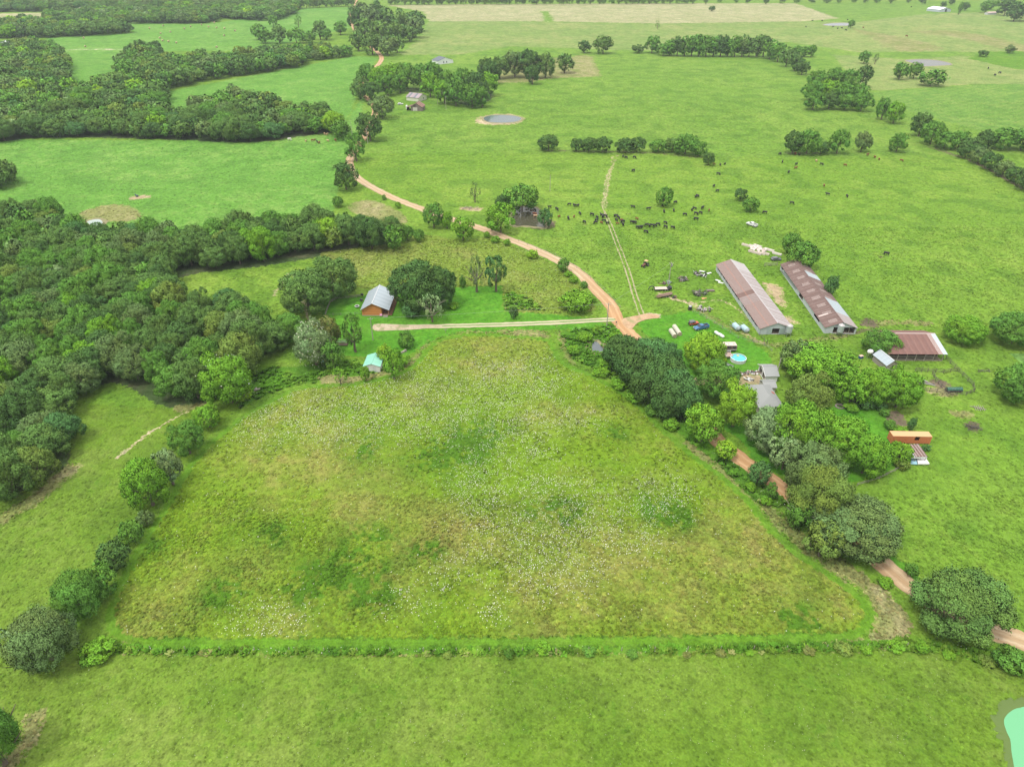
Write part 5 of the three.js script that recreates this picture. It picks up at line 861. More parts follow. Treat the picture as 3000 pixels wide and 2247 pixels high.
{ // pen shed with two-tone roof
  const z = zoomed(2440, 1130, 320 / 2209), A = z(400, 205, 2.2), Bq = z(710, 180, 2.2), C = z(620, 62, 2.6), f = frameOf(A, Bq, C), w = f.W, l = f.L;
  const g = thing('pen_shed', 'small animal shed with half grey, half rusty lean-to roof', 'shed', null, f.pos, f.turn);
  part(g, 'wall', box(w - 0.5, 2, l - 0.6), DARKWOOD, [0, 1, 0]); for (let i = 0; i < 8; i++) part(g, 'roof_sheet', roofSheet(l + 0.2, w / 8, 1), i < 4 ? mat(0.42, 0.4, 0.35, 0.8) : [RUST[i % 4], STREAK], [-w / 2 + (i + 0.5) * w / 8, 2.3 + (i % 2) * 0.012, 0], [0, Math.PI / 2, 0.14]);
  const pn = thing('wire_pen', 'sagging wire pen with tarps in front of the small animal shed', 'pen', null, z(520, 300)); for (let i = 0; i < 9; i++) part(pn, 'post', box(0.08, 1.5, 0.08), GREYWOOD, [-4 + i, 0.75, i % 2 ? 1.2 : 1.4]); for (let k = 0; k < 4; k++) part(pn, 'wire', box(8, 0.03, 0.03), STEEL, [0, 0.35 + k * 0.35, 1.3]); part(pn, 'tarp', box(1.4, 0.06, 1), mat(0.1, 0.25, 0.32, 0.7), [2.4, 1.2, 0.6], [0.3, 0, 0.1]);
  const t = thing('dog_house', 'white topped dog kennel by the garden fence', 'kennel', null, z(895, 350), 0.1); part(t, 'wall', box(1.5, 0.7, 1), GREYWOOD, [0, 0.35, 0]); part(t, 'roof', box(1.8, 0.08, 1.2), mat(0.5, 0.52, 0.55, 0.6), [0, 0.76, 0], [0.15, 0, 0]);
  const ring = thing('fire_ring', 'stone fire ring heaped with dark branches on the garden lawn', 'fire pit', null, z(145, 425)); for (let i = 0; i < 14; i++) part(ring, 'stone', new THREE.DodecahedronGeometry(rr(0.22, 0.34)), mat(0.2, 0.17, 0.15, 1), [Math.cos(i * 0.449) * 1.15, 0.15, Math.sin(i * 0.449) * 1.15]); for (let i = 0; i < 10; i++) part(ring, 'branch', cyl(0.05, 0.04, rr(1, 1.7), 6), DARKWOOD, [rr(-0.4, 0.4), rr(0.2, 0.5), rr(-0.4, 0.4)], [rr(-1.4, 1.4), rr(0, 3), 1.3]);
}
{ // camper by the pool
  const z = zoomed(2100, 960, 200 / 2209), A = z(140, 577, 2.7), Bq = z(662, 572, 2.7), C = z(630, 470, 2.7), f = frameOf(A, Bq, C), w = f.W, d = 2.4;
  const g = thing('camper_trailer', 'old brown camper trailer with bleached roof behind the pool', 'trailer', null, f.pos, f.turn);
  part(g, 'roof', ex([[-w / 2, 0], [w / 2, 0], [w / 2 - 0.2, 0.16], [-w / 2 + 0.2, 0.16]], d + 0.1, 0.02), mat(0.5, 0.42, 0.36, 0.8), [0, 2.6, 0]); part(g, 'body', box(w, 1.45, d), mat(0.12, 0.075, 0.06, 0.8), [0, 1.87, 0]); part(g, 'stripe', box(w + 0.03, 0.18, d + 0.03), WHITE, [0, 1.05, 0]); part(g, 'skirt', box(w - 0.3, 0.5, d - 0.2), BLACK, [0, 0.72, 0]);
  for (const a of [-0.4, 0.4]) for (const b of [-1, 1]) part(g, 'wheel', at(cyl(0.34, 0.34, 0.22, 16), 0, 0, 0, Math.PI / 2), RUBBER, [a, 0.34, b * 1]); for (let i = 0; i < 3; i++) part(g, 'window', box(0.9, 0.6, 0.05), GLASS, [-w / 2 + 1.1 + i * w / 3.2, 2, d / 2 + 0.02]); for (let i = 0; i < 3; i++) part(g, 'roof_vent', box(0.4, 0.14, 0.4), mat(0.4, 0.32, 0.26, 0.8), [-w / 3 + i * w / 3, 2.82, 0]);
  // pool
  const c = z(702, 1015, 0.6), R = 0.5 * z(455, 1010, 1.25).distanceTo(z(952, 1030, 1.25)), p = thing('swimming_pool', 'round above ground pool with turquoise water on the farm lawn', 'pool', null, V3(c.x, 0, c.z));
  part(p, 'wall', new THREE.CylinderGeometry(R, R, 1.2, 40, 1, true), mat(0.5, 0.5, 0.48, 0.6, { side: THREE.DoubleSide }), [0, 0.6, 0]); part(p, 'rim', new THREE.TorusGeometry(R, 0.1, 8, 48).rotateX(Math.PI / 2).scale(1, 0.6, 1), mat(0.6, 0.66, 0.68, 0.5), [0, 1.22, 0]); part(p, 'water', new THREE.CircleGeometry(R - 0.05, 40).rotateX(-Math.PI / 2), new THREE.MeshPhysicalMaterial({ color: col(0.08, 0.40, 0.43), roughness: 0.06, ior: 1.33 }), [0, 1.02, 0]);
  for (let i = 0; i < 16; i++) part(p, 'upright', box(0.12, 1.2, 0.1), mat(0.6, 0.62, 0.62, 0.5), [Math.cos(i * 0.3927) * (R + 0.05), 0.6, Math.sin(i * 0.3927) * (R + 0.05)], [0, -i * 0.3927, 0]);
  const fl = thing('pool_float', 'pale yellow float on the pool water', 'float', null, V3(c.x + 0.2, 1.06, c.z - R * 0.55)); part(fl, 'ring', new THREE.TorusGeometry(0.35, 0.12, 8, 20).rotateX(Math.PI / 2), mat(0.6, 0.55, 0.25, 0.5), [0, 0.05, 0]);
  const la = thing('pool_ladder', 'white A-frame ladder leaning over the pool rim', 'ladder', null, V3(c.x - R * 0.88, 0, c.z + R * 0.5), 2.5); for (const s of [-0.3, 0.3]) part(la, 'rail', box(0.07, 1.7, 0.07), WHITE, [s, 0.8, 0], [0.25, 0, 0]); for (let i = 0; i < 4; i++) part(la, 'rung', box(0.6, 0.06, 0.12), WHITE, [0, 0.3 + i * 0.36, -0.1 + i * 0.09]);
  const dk = thing('pool_deck', 'weathered timber deck with white chairs beside the pool', 'deck', null, z(365, 950), 0.1); for (let i = 0; i < 9; i++) part(dk, 'plank', box(0.26, 0.07, 2.8), i % 3 ? mat(0.36, 0.24, 0.2, 0.95) : GREYWOOD, [-1.2 + i * 0.29, 1.0, 0]); for (const a of [-1.1, 1.1]) for (const b of [-1.2, 1.2]) part(dk, 'post', box(0.14, 1.7, 0.14), WHITE, [a, 0.85, b]); part(dk, 'brace', box(2.4, 0.1, 0.08), DARKWOOD, [0, 0.5, 1.36], [0, 0, 0.4]); part(dk, 'rail', box(2.4, 0.08, 0.08), WHITE, [0, 1.6, -1.2]); part(dk, 'rail', box(0.08, 0.08, 2.5), WHITE, [-1.1, 1.6, 0]);
}
// far farms
function farHouse(name, label, category, z, A, Bq, C, e, r, wallM, roofMs, n, o = {}) {
  o.front = (o.doors || []).filter((q) => !q[4]).map(([x, y, w, h]) => [x - w / 2, x + w / 2, Math.max(0.1, y - h / 2), y + h / 2]); const f = frameOf(z(...A, e), z(...Bq, e), z(...C, e)), g = thing(name, label, category, null, f.pos, f.turn), L = o.L || f.L; gableWalls(g, f.W - 0.4, L - 0.4, e, r, 0, wallM, o); gableRoof(g, f.W - 0.4, L - 0.4, e, r, 0, n, (s, i) => roofMs[(i + (s > 0 ? 1 : 0)) % roofMs.length], 0.4, 1, o.cap || roofMs[0]);
  for (const [x, y, w, h] of o.windows || []) part(g, 'window', box(w, h, 0.06), GLASS, [x, y, L / 2 - 0.15]);
  for (const [x, y, w, h, m] of o.doors || []) if (m) part(g, 'door', box(w, h, 0.06), m, [x, y, L / 2 - 0.14]);
  return { g, W: f.W, L };
}
const SLATE = mat(0.10, 0.115, 0.135, 0.85);
farHouse('white_farmhouse', 'white gabled farmhouse with slate grey roof far up the valley', 'house', zoomed(1200, 140, 220 / 1271), [460, 240], [722, 212], [645, 165], 3.2, 6.2, mat(0.72, 0.73, 0.74, 0.8), [SLATE], 3, { L: 14, windows: [[-2.5, 1.8, 0.9, 1.7], [1.2, 1.8, 0.9, 1.7]] });
farHouse('cream_house', 'cream walled house with mauve and grey metal roof beside the old barn', 'house', zoomed(1120, 220, 260 / 2209), [820, 605], [1030, 540], [870, 440], 3, 5.4, mat(0.56, 0.56, 0.44, 0.85), [mat(0.25, 0.2, 0.21, 0.7), mat(0.12, 0.13, 0.15, 0.7), mat(0.28, 0.22, 0.23, 0.7)], 7, { L: 13, windows: [[1.4, 1.7, 1, 1.1]] });
{ const z = zoomed(1120, 220, 260 / 2209), q = farHouse('old_barn', 'weathered plank barn with rusty roof and pale sliding door', 'barn', z, [760, 835], [1060, 845], [1000, 690], 3.2, 6, mat(0.17, 0.145, 0.125, 0.95), [RUST[1], RUST[3], mat(0.3, 0.15, 0.1, 0.8)], 8, { L: 9, doors: [[-1.2, 1.4, 3.6, 2.6, mat(0.46, 0.44, 0.38, 0.8)], [-1.2, 3.7, 1.2, 0.9]] });
  part(q.g, 'lean_to_roof', box(4.2, 0.1, 8), RUST[1], [-q.W / 2 - 1.7, 2.9, 0], [0, 0, 0.28]); part(q.g, 'lean_to_wall', box(0.1, 2.2, 7.6), DARKWOOD, [-q.W / 2 - 3.4, 1.1, 0]);
  const t = thing('propane_tank', 'white tank beside the weathered plank barn', 'tank', null, z(610, 840)); part(t, 'tank', new THREE.CapsuleGeometry(0.8, 2, 6, 14), WHITE, [0, 1.2, 0]); part(t, 'stand', box(1, 0.4, 1), STEEL, [0, 0.2, 0]);
  car(z(450, 735), 0.1, mat(0.6, 0.6, 0.62, 0.3), 'white car parked on the lane by the weathered barn', 'suv'); }
farHouse('hay_barn', 'large far barn with white roof, red gable trim and open door', 'barn', zoomed(2700, 0, 300 / 1271), [175, 135], [318, 128], [270, 82], 4, 7, mat(0.42, 0.46, 0.5, 0.8), [mat(0.66, 0.68, 0.7, 0.6)], 6, { L: 28, doors: [[1.5, 2.2, 4.4, 4.2]] });
farHouse('open_stable', 'far open fronted stable with pinkish tin roof', 'shed', zoomed(2700, 0, 300 / 1271), [790, 170], [835, 175], [945, 140], 3, 4.4, mat(0.5, 0.5, 0.5, 0.8), [mat(0.46, 0.33, 0.3, 0.7), mat(0.42, 0.3, 0.28, 0.7)], 5, { L: 20 });
for (const [x, y, lab, c] of [[7, 105, 'white roofed building half hidden by the great western wood', [0.66, 0.68, 0.68]], [176, 27, 'far building with pink and white roof among the woods', [0.62, 0.45, 0.45]], [276, 22, 'small white far building deep among the woods', [0.7, 0.7, 0.7]]]) {
  const p = V(x, y), g = thing('far_building', lab, 'building', null, p, 0.15); const m = mat(...c, 0.7); gableWalls(g, 10, 16, 4, 6, 0, WHITE); gableRoof(g, 10, 16, 4, 6, 0, 4, () => m, 0.4, 0, m); g.scale.setScalar(1.3); }

// ---------- vehicles and machines ----------
function wheel(host, x, y, z, r, w = 0.26) { const t = part(host, 'wheel', at(cyl(r, r, w, 18), 0, 0, 0, Math.PI / 2), RUBBER, [x, y, z]); part(t, 'rim', at(cyl(r * 0.58, r * 0.58, w + 0.03, 12), 0, 0, 0, Math.PI / 2), STEEL); return t; }
function car(p, turn, paint, label, kind) {   // +x is the nose
  const pick_ = kind === 'pickup', g = thing(pick_ ? 'pickup_truck' : 'parked_car', label, pick_ ? 'truck' : 'car', null, p, turn);
  if (pick_) {
    part(g, 'body', ex([[-2.85, 0.5], [-2.85, 1.15], [-0.75, 1.18], [1.15, 1.18], [2.55, 1.08], [2.8, 0.9], [2.8, 0.5], [2.3, 0.42], [-2.3, 0.42]], 1.9, 0.08), paint); part(g, 'cab', ex([[-0.8, 1.1], [-0.6, 1.82], [0.55, 1.86], [1.3, 1.14]], 1.7, 0.1), paint);
    part(g, 'bed', box(1.85, 0.1, 1.5), BLACK, [-1.8, 1.17, 0]); for (const s of [-1, 1]) { part(g, 'bed_side', box(2, 0.34, 0.14), paint, [-1.84, 1.3, s * 0.86]); part(g, 'side_window', box(1.3, 0.4, 0.04), GLASS, [0.05, 1.52, s * 0.84]); part(g, 'headlight', box(0.1, 0.18, 0.36), WHITE, [2.78, 0.92, s * 0.68]); }
    part(g, 'tailgate', box(0.1, 0.4, 1.7), paint, [-2.8, 1.3, 0]); part(g, 'windscreen', box(0.9, 0.04, 1.5), GLASS, [0.98, 1.53, 0], [0, 0, -0.78]); part(g, 'bumper', box(0.16, 0.22, 1.85), STEEL, [2.84, 0.58, 0]); part(g, 'bumper', box(0.16, 0.2, 1.8), STEEL, [-2.9, 0.58, 0]);
    for (const s of [-1, 1]) { wheel(g, 1.75, 0.4, s * 0.84, 0.4); wheel(g, -1.75, 0.4, s * 0.84, 0.4); }
  } else if (kind === 'jeep') {
    part(g, 'body', ex([[-1.8, 0.5], [-1.85, 1.05], [0.55, 1.1], [1.75, 1.05], [1.9, 0.8], [1.9, 0.5]], 1.6, 0.06), paint); part(g, 'soft_top', ex([[-1.75, 1.05], [-1.65, 1.75], [0.15, 1.78], [0.6, 1.1]], 1.5, 0.08), mat(0.12, 0.12, 0.13, 0.9)); for (const s of [-1, 1]) { part(g, 'side_window', box(0.9, 0.38, 0.04), GLASS, [-0.4, 1.42, s * 0.76]); part(g, 'fender', box(0.8, 0.1, 0.3), BLACK, [1.2, 0.9, s * 0.8]); wheel(g, 1.2, 0.42, s * 0.75, 0.42); wheel(g, -1.2, 0.42, s * 0.75, 0.42); }
    part(g, 'windscreen', box(0.7, 0.04, 1.35), GLASS, [0.42, 1.45, 0], [0, 0, -1.0]); part(g, 'spare_wheel', at(cyl(0.38, 0.38, 0.22, 16), 0, 0, 0, 0, 0, Math.PI / 2), RUBBER, [-1.95, 0.95, 0]); part(g, 'bumper', box(0.14, 0.18, 1.5), BLACK, [1.95, 0.58, 0]);
  } else {
    part(g, 'body', ex([[-2.2, 0.42], [-2.3, 0.95], [-0.9, 1.0], [0.9, 1.0], [2.1, 0.9], [2.25, 0.6], [2.2, 0.42]], 1.8, 0.1), paint); part(g, 'cab', ex([[-1.9, 0.95], [-1.6, 1.5], [0.4, 1.52], [1.1, 0.98]], 1.6, 0.1), paint); for (const s of [-1, 1]) { part(g, 'side_window', box(1.7, 0.36, 0.04), GLASS, [-0.5, 1.24, s * 0.79]); wheel(g, 1.4, 0.35, s * 0.8, 0.35); wheel(g, -1.4, 0.35, s * 0.8, 0.35); } part(g, 'windscreen', box(0.75, 0.04, 1.4), GLASS, [0.82, 1.28, 0], [0, 0, -0.66]);
  }
  return g;
}
const ZY = zoomed(1950, 900, 200 / 2209), ZJ = zoomed(1880, 780, 240 / 2209), ZH = zoomed(2080, 740, 320 / 2209);
const between = (a, b) => Math.atan2(-(b.z - a.z), b.x - a.x);
car(ZY(1160, 655, 0.6).setY(0), between(ZY(1390, 600), ZY(930, 690)), mat(0.055, 0.15, 0.30, 0.25, { metalness: 0.3 }), 'blue crew cab pickup parked on the farm lawn', 'pickup');
car(ZY(915, 525, 0.6).setY(0), between(ZY(790, 540), ZY(1060, 505)), mat(0.36, 0.07, 0.035, 0.35), 'red soft top off-roader beside the blue pickup', 'jeep');
car(W(2203, 661), between(W(2220, 665), W(2190, 655)), mat(0.6, 0.6, 0.6, 0.35), 'white pickup standing out in the cattle pasture', 'pickup');
car(zoomed(2260, 720, 280 / 2209)(110, 335), 0.05, mat(0.13, 0.13, 0.15, 0.3), 'dark car parked at the far end of the poultry houses', 'suv');
{ // tractor
  const z = zoomed(1500, 450, 750 / 2212), p = z(1150, 975), g = thing('farm_tractor', 'old tractor with a tan canopy in the cattle pasture', 'tractor', null, p, -2.3), red = mat(0.16, 0.07, 0.045, 0.7);
  part(g, 'hood', ex([[0.1, 0.8], [0.1, 1.5], [1.9, 1.4], [1.95, 0.8]], 0.8, 0.08), red); part(g, 'chassis', box(3.2, 0.3, 0.6), BLACK, [0.3, 0.75, 0]); part(g, 'seat', box(0.5, 0.6, 0.6), BLACK, [-0.7, 1.3, 0]); part(g, 'canopy', box(1.5, 0.1, 1.5), mat(0.45, 0.3, 0.16, 0.8), [-0.6, 2.5, 0]); for (const a of [-1.2, 0]) for (const s of [-0.6, 0.6]) part(g, 'canopy_post', box(0.07, 1.4, 0.07), BLACK, [a, 1.8, s]); part(g, 'exhaust', cyl(0.05, 0.05, 0.9, 8), BLACK, [1.2, 1.9, 0.2]);
  for (const s of [-1, 1]) { wheel(g, -0.9, 0.8, s * 0.85, 0.8, 0.45); wheel(g, 1.5, 0.45, s * 0.7, 0.45, 0.3); }
}
{ // gooseneck trailer
  const a = ZJ(330, 650), b = ZJ(780, 640), g = thing('gooseneck_trailer', 'black gooseneck flatbed trailer with bare timber deck', 'trailer', null, V3((a.x + b.x) / 2, 0, (a.z + b.z) / 2), between(b, a)), L = a.distanceTo(b);
  part(g, 'frame', box(L, 0.22, 2.3), BLACK, [0, 0.82, 0]); for (let i = 0; i < 9; i++) part(g, 'plank', box(L * 0.74, 0.05, 0.23), i % 2 ? mat(0.45, 0.38, 0.32, 0.95) : mat(0.5, 0.43, 0.37, 0.95), [L * 0.1, 0.96, -1.02 + i * 0.255]); part(g, 'dovetail', box(L * 0.2, 0.1, 2.2), BLACK, [-L * 0.39, 0.98, 0], [0, 0, 0.05]); part(g, 'ramp', box(L * 0.16, 0.6, 2.1), BLACK, [-L * 0.46, 1.2, 0]);
  part(g, 'gooseneck', tube([[L / 2 - 0.2, 0.9, 0], [L / 2 + 0.4, 1.7, 0], [L / 2 + 1.4, 1.75, 0], [L / 2 + 2.1, 1.0, 0], [L / 2 + 2.2, 0.4, 0]], 0.26, 0.16, 12, 8), BLACK); part(g, 'jack', box(0.14, 1, 0.14), BLACK, [L / 2 + 0.5, 0.5, 0.4]); part(g, 'jack', box(0.14, 1, 0.14), BLACK, [L / 2 + 0.5, 0.5, -0.4]); for (const x of [0.15, 0.3]) for (const s of [-1, 1]) wheel(g, -L * x, 0.4, s * 0.95, 0.4);
}
// heaps of timber and scrap: every piece is a part
function heap(name, label, category, p, turn, list) { const g = thing(name, label, category, null, p, turn); for (const [n, geo, m, pos, rot] of list) part(g, n, geo, m, pos, rot); return g; }
const SCRAP = [mat(0.12, 0.10, 0.09, 0.9), mat(0.2, 0.12, 0.09, 0.9), mat(0.28, 0.26, 0.24, 0.8), mat(0.07, 0.065, 0.06, 0.9), mat(0.22, 0.2, 0.17, 0.9)];
{
  const lg = ZJ(600, 830), logs = []; for (let i = 0; i < 16; i++) { const k = Math.floor(i / 6); logs.push(['log', at(cyl(0.11, 0.15, rr(4.5, 7), 7), 0, 0, 0, 0, 0, Math.PI / 2), mat(rr(0.18, 0.28), rr(0.13, 0.18), rr(0.1, 0.13), 1), [rr(-0.7, 0.7), 0.75 + k * 0.24, -0.75 + (i % 6) * 0.29 + k * 0.1], [0, rr(-0.07, 0.07), 0]]); }
  const g = heap('log_trailer', 'low trailer loaded with long bare poles', 'trailer', lg, between(ZJ(280, 880), ZJ(790, 780)), logs); part(g, 'frame', box(4, 0.2, 1.7), DARKWOOD, [0.6, 0.52, 0]); part(g, 'drawbar', box(3, 0.12, 0.14), BLACK, [-3, 0.5, 0]); for (const x of [0.4, 1.3]) for (const s of [-1, 1]) wheel(g, x, 0.34, s * 0.9, 0.34);
  const junk = (n, R, tall, mats = SCRAP) => many(n, () => { const k = rnd(), m = mixOf(mats), pos = [rr(-R, R), rr(0.12, tall), rr(-R * 0.55, R * 0.55)], rot = [rr(-0.5, 0.5), rr(0, 3.1), rr(-0.5, 0.5)]; return k < 0.4 ? ['board', box(rr(1, 2.6), rr(0.08, 0.2), rr(0.14, 0.4)), m, pos, rot] : k < 0.65 ? ['pipe', cyl(0.07, 0.07, rr(1.2, 3), 8).rotateZ(1.57), m, pos, rot] : k < 0.85 ? ['crate', box(rr(0.5, 1.1), rr(0.4, 0.8), rr(0.5, 0.9)), m, pos, rot] : ['tyre', new THREE.TorusGeometry(0.34, 0.14, 8, 14).rotateX(1.57), RUBBER, pos, rot]; });
  heap('scrap_pile', 'heap of rusty implements and tyres in the yard grass', 'scrap pile', ZJ(1090, 380), 0.4, junk(26, 1.9, 1.3)); heap('scrap_pile', 'heap of white and grey sheet scrap near the poultry house', 'scrap pile', ZJ(1550, 240), -0.3, junk(30, 2.9, 1.2, [SCRAP[0], SCRAP[2], SCRAP[3], WHITE, mat(0.4, 0.4, 0.4, 0.8), SCRAP[4]]));
  heap('scrap_pile', 'long heap of grey timber and machine frames', 'scrap pile', ZJ(1560, 760), 0.15, junk(40, 3.1, 1.4, [SCRAP[0], SCRAP[4], SCRAP[3], mat(0.12, 0.16, 0.1, 0.9)])); heap('scrap_pile', 'stack of dark boards behind the timber heap', 'scrap pile', ZJ(1860, 670), 0.1, many(12, (_, i) => ['board', box(3, 0.12, 0.26), SCRAP[i % 5], [rr(-0.2, 0.2), 0.1 + (i % 4) * 0.13, -0.5 + Math.floor(i / 4) * 0.5], [0, rr(-0.1, 0.1), 0]]));
  heap('scrap_pile', 'heap of poles and pallets beside the yard fence', 'scrap pile', ZJ(1700, 1190), -0.2, junk(34, 2.4, 1.1, [SCRAP[2], SCRAP[4], mat(0.38, 0.34, 0.31, 0.9), SCRAP[3]])); heap('scrap_pile', 'small brown implement beside the gooseneck trailer', 'scrap pile', ZJ(600, 480), 0.3, junk(12, 0.9, 0.7, [SCRAP[1], SCRAP[0]]));
  heap('scrap_pile', 'rusty hay rake parts near the pole trailer', 'scrap pile', ZJ(890, 850), 0.6, junk(10, 0.7, 0.7, [SCRAP[3], SCRAP[1], mat(0.3, 0.17, 0.1, 0.9)])); heap('scrap_pile', 'bluish pump parts at the utility pole', 'scrap pile', ZJ(725, 465), 0.2, junk(9, 0.5, 0.9, [mat(0.3, 0.38, 0.4, 0.6), STEEL]));
  heap('scrap_pile', 'cut orange stump pieces on the yard grass', 'wood pile', ZJ(1680, 880), 0, many(9, () => ['stump', cyl(0.28, 0.3, rr(0.3, 0.5), 10), mat(0.5, 0.28, 0.13, 0.9), [rr(-0.9, 0.9), 0.2, rr(-0.5, 0.5)], [rr(-0.3, 0.3), 0, rr(-0.5, 0.5)]]));
  heap('scrap_pile', 'dark drum and crate beside the yard gate', 'drum', ZJ(1305, 1170), 0, [['drum', cyl(0.75, 0.75, 1.5, 16), BLACK, [0, 0.75, 0]], ['lid', cyl(0.5, 0.6, 0.1, 14), STEEL, [0, 1.55, 0]], ['handle', box(0.6, 0.1, 0.1), WHITE, [0, 1.65, 0]]]);
  for (const [x, y, t, lab] of [[1635, 140, -0.5, 'white sheet on the grass nearest the scrap heap'], [1825, 190, 0.5, 'white sheet on the grass close to the poultry house wall'], [2065, 390, -0.7, 'white sheet lying above its fallen neighbour'], [2140, 450, -0.5, 'crumpled white sheet below the striped poultry house eaves']]) single('roof_sheet_scrap', box(2.2, 0.06, 0.9), mat(0.62, 0.62, 0.6, 0.6), lab, 'sheet', 'loose white sheets', ZJ(x, y).setY(0.12), t);
  // concrete trough rubble behind the poultry houses
  const zr = zoomed(2180, 690, 160 / 1269), PW = [mat(0.55, 0.48, 0.42, 0.9), mat(0.5, 0.43, 0.38, 0.9), mat(0.6, 0.55, 0.5, 0.9)];
  for (const [x, y, L, t, lab] of [[100, 255, 6.2, -0.78, 'longest pale concrete trough at the rubble edge'], [255, 410, 6.2, -0.78, 'pale concrete trough butted to the longest one'], [220, 265, 4, -0.6, 'pale concrete trough inside the rubble heap'], [320, 260, 4, -0.9, 'broken pale trough on top of the rubble'], [410, 330, 4.5, -0.8, 'rust stained trough in the middle of the rubble'], [410, 430, 3.4, -0.7, 'short pale trough at the rubble front'], [500, 435, 3.4, -0.7, 'orange stained trough at the rubble front'], [590, 350, 4.5, -0.8, 'mossy trough beside the weeds'], [770, 440, 4.2, -0.8, 'trough half hidden in the yellow weeds']]) { const g = thing('concrete_trough', lab, 'trough', 'concrete troughs', zr(x, y), t), m = mixOf(PW); part(g, 'base', box(L, 0.3, 1.1), m, [0, 0.15, 0]); for (const s of [-1, 1]) { part(g, 'side', box(L, 0.5, 0.18), m, [0, 0.5, s * 0.46]); part(g, 'end', box(0.18, 0.5, 0.74), m, [s * (L / 2 - 0.09), 0.5, 0]); } }
  heap('rubble_heap', 'heap of broken pale concrete between the troughs', 'rubble', zr(330, 330), -0.78, many(40, () => ['lump', new THREE.DodecahedronGeometry(rr(0.3, 0.7)), mixOf(PW), [rr(-3.4, 3.4), rr(0.1, 0.5), rr(-2.2, 2.2)], [rr(0, 3), rr(0, 3), 0]]));
  const zf = zoomed(2080, 1050, 240 / 2209);
  heap('scrap_pile', 'strewn household junk between garage and yard trees', 'scrap pile', zf(1080, 400), 0.1, many(60, () => { const m = mixOf([BLACK, WHITE, SCRAP[1], SCRAP[3], mat(0.4, 0.36, 0.34, 0.9), SCRAP[0]]); return rnd() < 0.6 ? ['crate', box(rr(0.3, 0.9), rr(0.2, 0.6), rr(0.3, 0.7)), m, [rr(-3, 3.2), rr(0.1, 0.4), rr(-0.8, 0.8)], [0, rr(0, 3), 0]] : ['bag', new THREE.DodecahedronGeometry(rr(0.2, 0.45), 1), m, [rr(-3, 3.2), 0.22, rr(-1.1, 1.1)]]; }));
  heap('scrap_pile', 'dark and white junk beside the dark green yard tree', 'scrap pile', zf(1070, 590), 0, junk(14, 1.1, 0.6, [BLACK, WHITE, SCRAP[2]])); heap('utility_trailer', 'grey utility trailer half under the yard tree', 'trailer', zf(470, 240), -0.75, [['deck', box(3.4, 0.14, 1.6), mat(0.34, 0.35, 0.36, 0.8), [0, 0.6, 0]], ['side', box(3.4, 0.4, 0.06), STEEL, [0, 0.85, 0.8]], ['side', box(3.4, 0.4, 0.06), STEEL, [0, 0.85, -0.8]], ['drawbar', box(1.4, 0.1, 0.1), STEEL, [-2.3, 0.55, 0]], ['wheel', at(cyl(0.32, 0.32, 0.2, 14), 0, 0, 0, Math.PI / 2), RUBBER, [0.2, 0.32, 0.9]], ['wheel', at(cyl(0.32, 0.32, 0.2, 14), 0, 0, 0, Math.PI / 2), RUBBER, [0.2, 0.32, -0.9]]]);
  const zc = zoomed(1750, 850, 600 / 2209), mow = thing('ride_on_mower', 'black ride-on mower beside the yellow green yard tree', 'mower', null, zc(1030, 815), 0.5); part(mow, 'body', ex([[-0.7, 0.3], [-0.6, 0.7], [0.2, 0.7], [0.9, 0.75], [1, 0.3]], 0.8, 0.06), BLACK); part(mow, 'seat', box(0.4, 0.5, 0.5), BLACK, [-0.35, 0.9, 0]); part(mow, 'deck', box(0.9, 0.14, 1.2), mat(0.1, 0.02, 0.02, 0.6), [0, 0.26, 0]); for (const s of [-1, 1]) { wheel(mow, -0.5, 0.3, s * 0.5, 0.3); wheel(mow, 0.75, 0.22, s * 0.45, 0.22, 0.18); }
  heap('wrapped_bale', 'white wrapped bundles behind the yellow green yard tree', 'bundle', ZY(1740, 920), -1.0, many(4, (_, i) => ['bundle', new THREE.CapsuleGeometry(0.55, 0.7, 5, 12).rotateZ(1.57), WHITE, [-1.4 + i * 0.95, 0.55, i % 2 * 0.15]])); heap('atv', 'dark quad bike and tools parked in front of the camper', 'quad bike', zoomed(2100, 960, 200 / 2209)(420, 740), 0.2, [['body', ex([[-0.9, 0.4], [-0.8, 0.9], [0.1, 0.75], [0.9, 0.9], [1, 0.4]], 0.6, 0.08), BLACK, [0, 0, 0]], ['seat', box(0.8, 0.14, 0.4), BLACK, [-0.2, 0.95, 0]], ...[-0.65, 0.65].flatMap((x) => [-0.45, 0.45].map((q) => ['wheel', at(cyl(0.32, 0.32, 0.28, 14), 0, 0, 0, Math.PI / 2), RUBBER, [x, 0.32, q]])), ['rack', box(0.6, 0.06, 0.7), STEEL, [-0.7, 1, 0]]]);
  const zt = zoomed(2300, 850, 700 / 2109);
  heap('feed_wagon', 'dark green ribbed feed wagon beside the pen corner', 'wagon', zt(1490, 895), 0.02, [['frame', box(5, 0.2, 1.6), BLACK, [0, 0.55, 0]], ...many(10, (_, i) => ['hoop', new THREE.TorusGeometry(0.7, 0.09, 6, 14, Math.PI).rotateY(Math.PI / 2), mat(0.03, 0.1, 0.06, 0.6), [-2.3 + i * 0.51, 0.8, 0]]), ['shell', new THREE.CylinderGeometry(0.66, 0.66, 4.6, 16, 1, false, 0, Math.PI).rotateZ(Math.PI / 2).rotateX(0), mat(0.04, 0.13, 0.09, 0.6), [0, 0.8, 0]], ['bar', box(1.6, 0.1, 0.1), STEEL, [-0.6, 1.3, 0.4]], ...[-1.6, 1.6].flatMap((x) => [-0.8, 0.8].map((q) => ['wheel', at(cyl(0.36, 0.36, 0.2, 14), 0, 0, 0, Math.PI / 2), RUBBER, [x, 0.36, q]]))]);
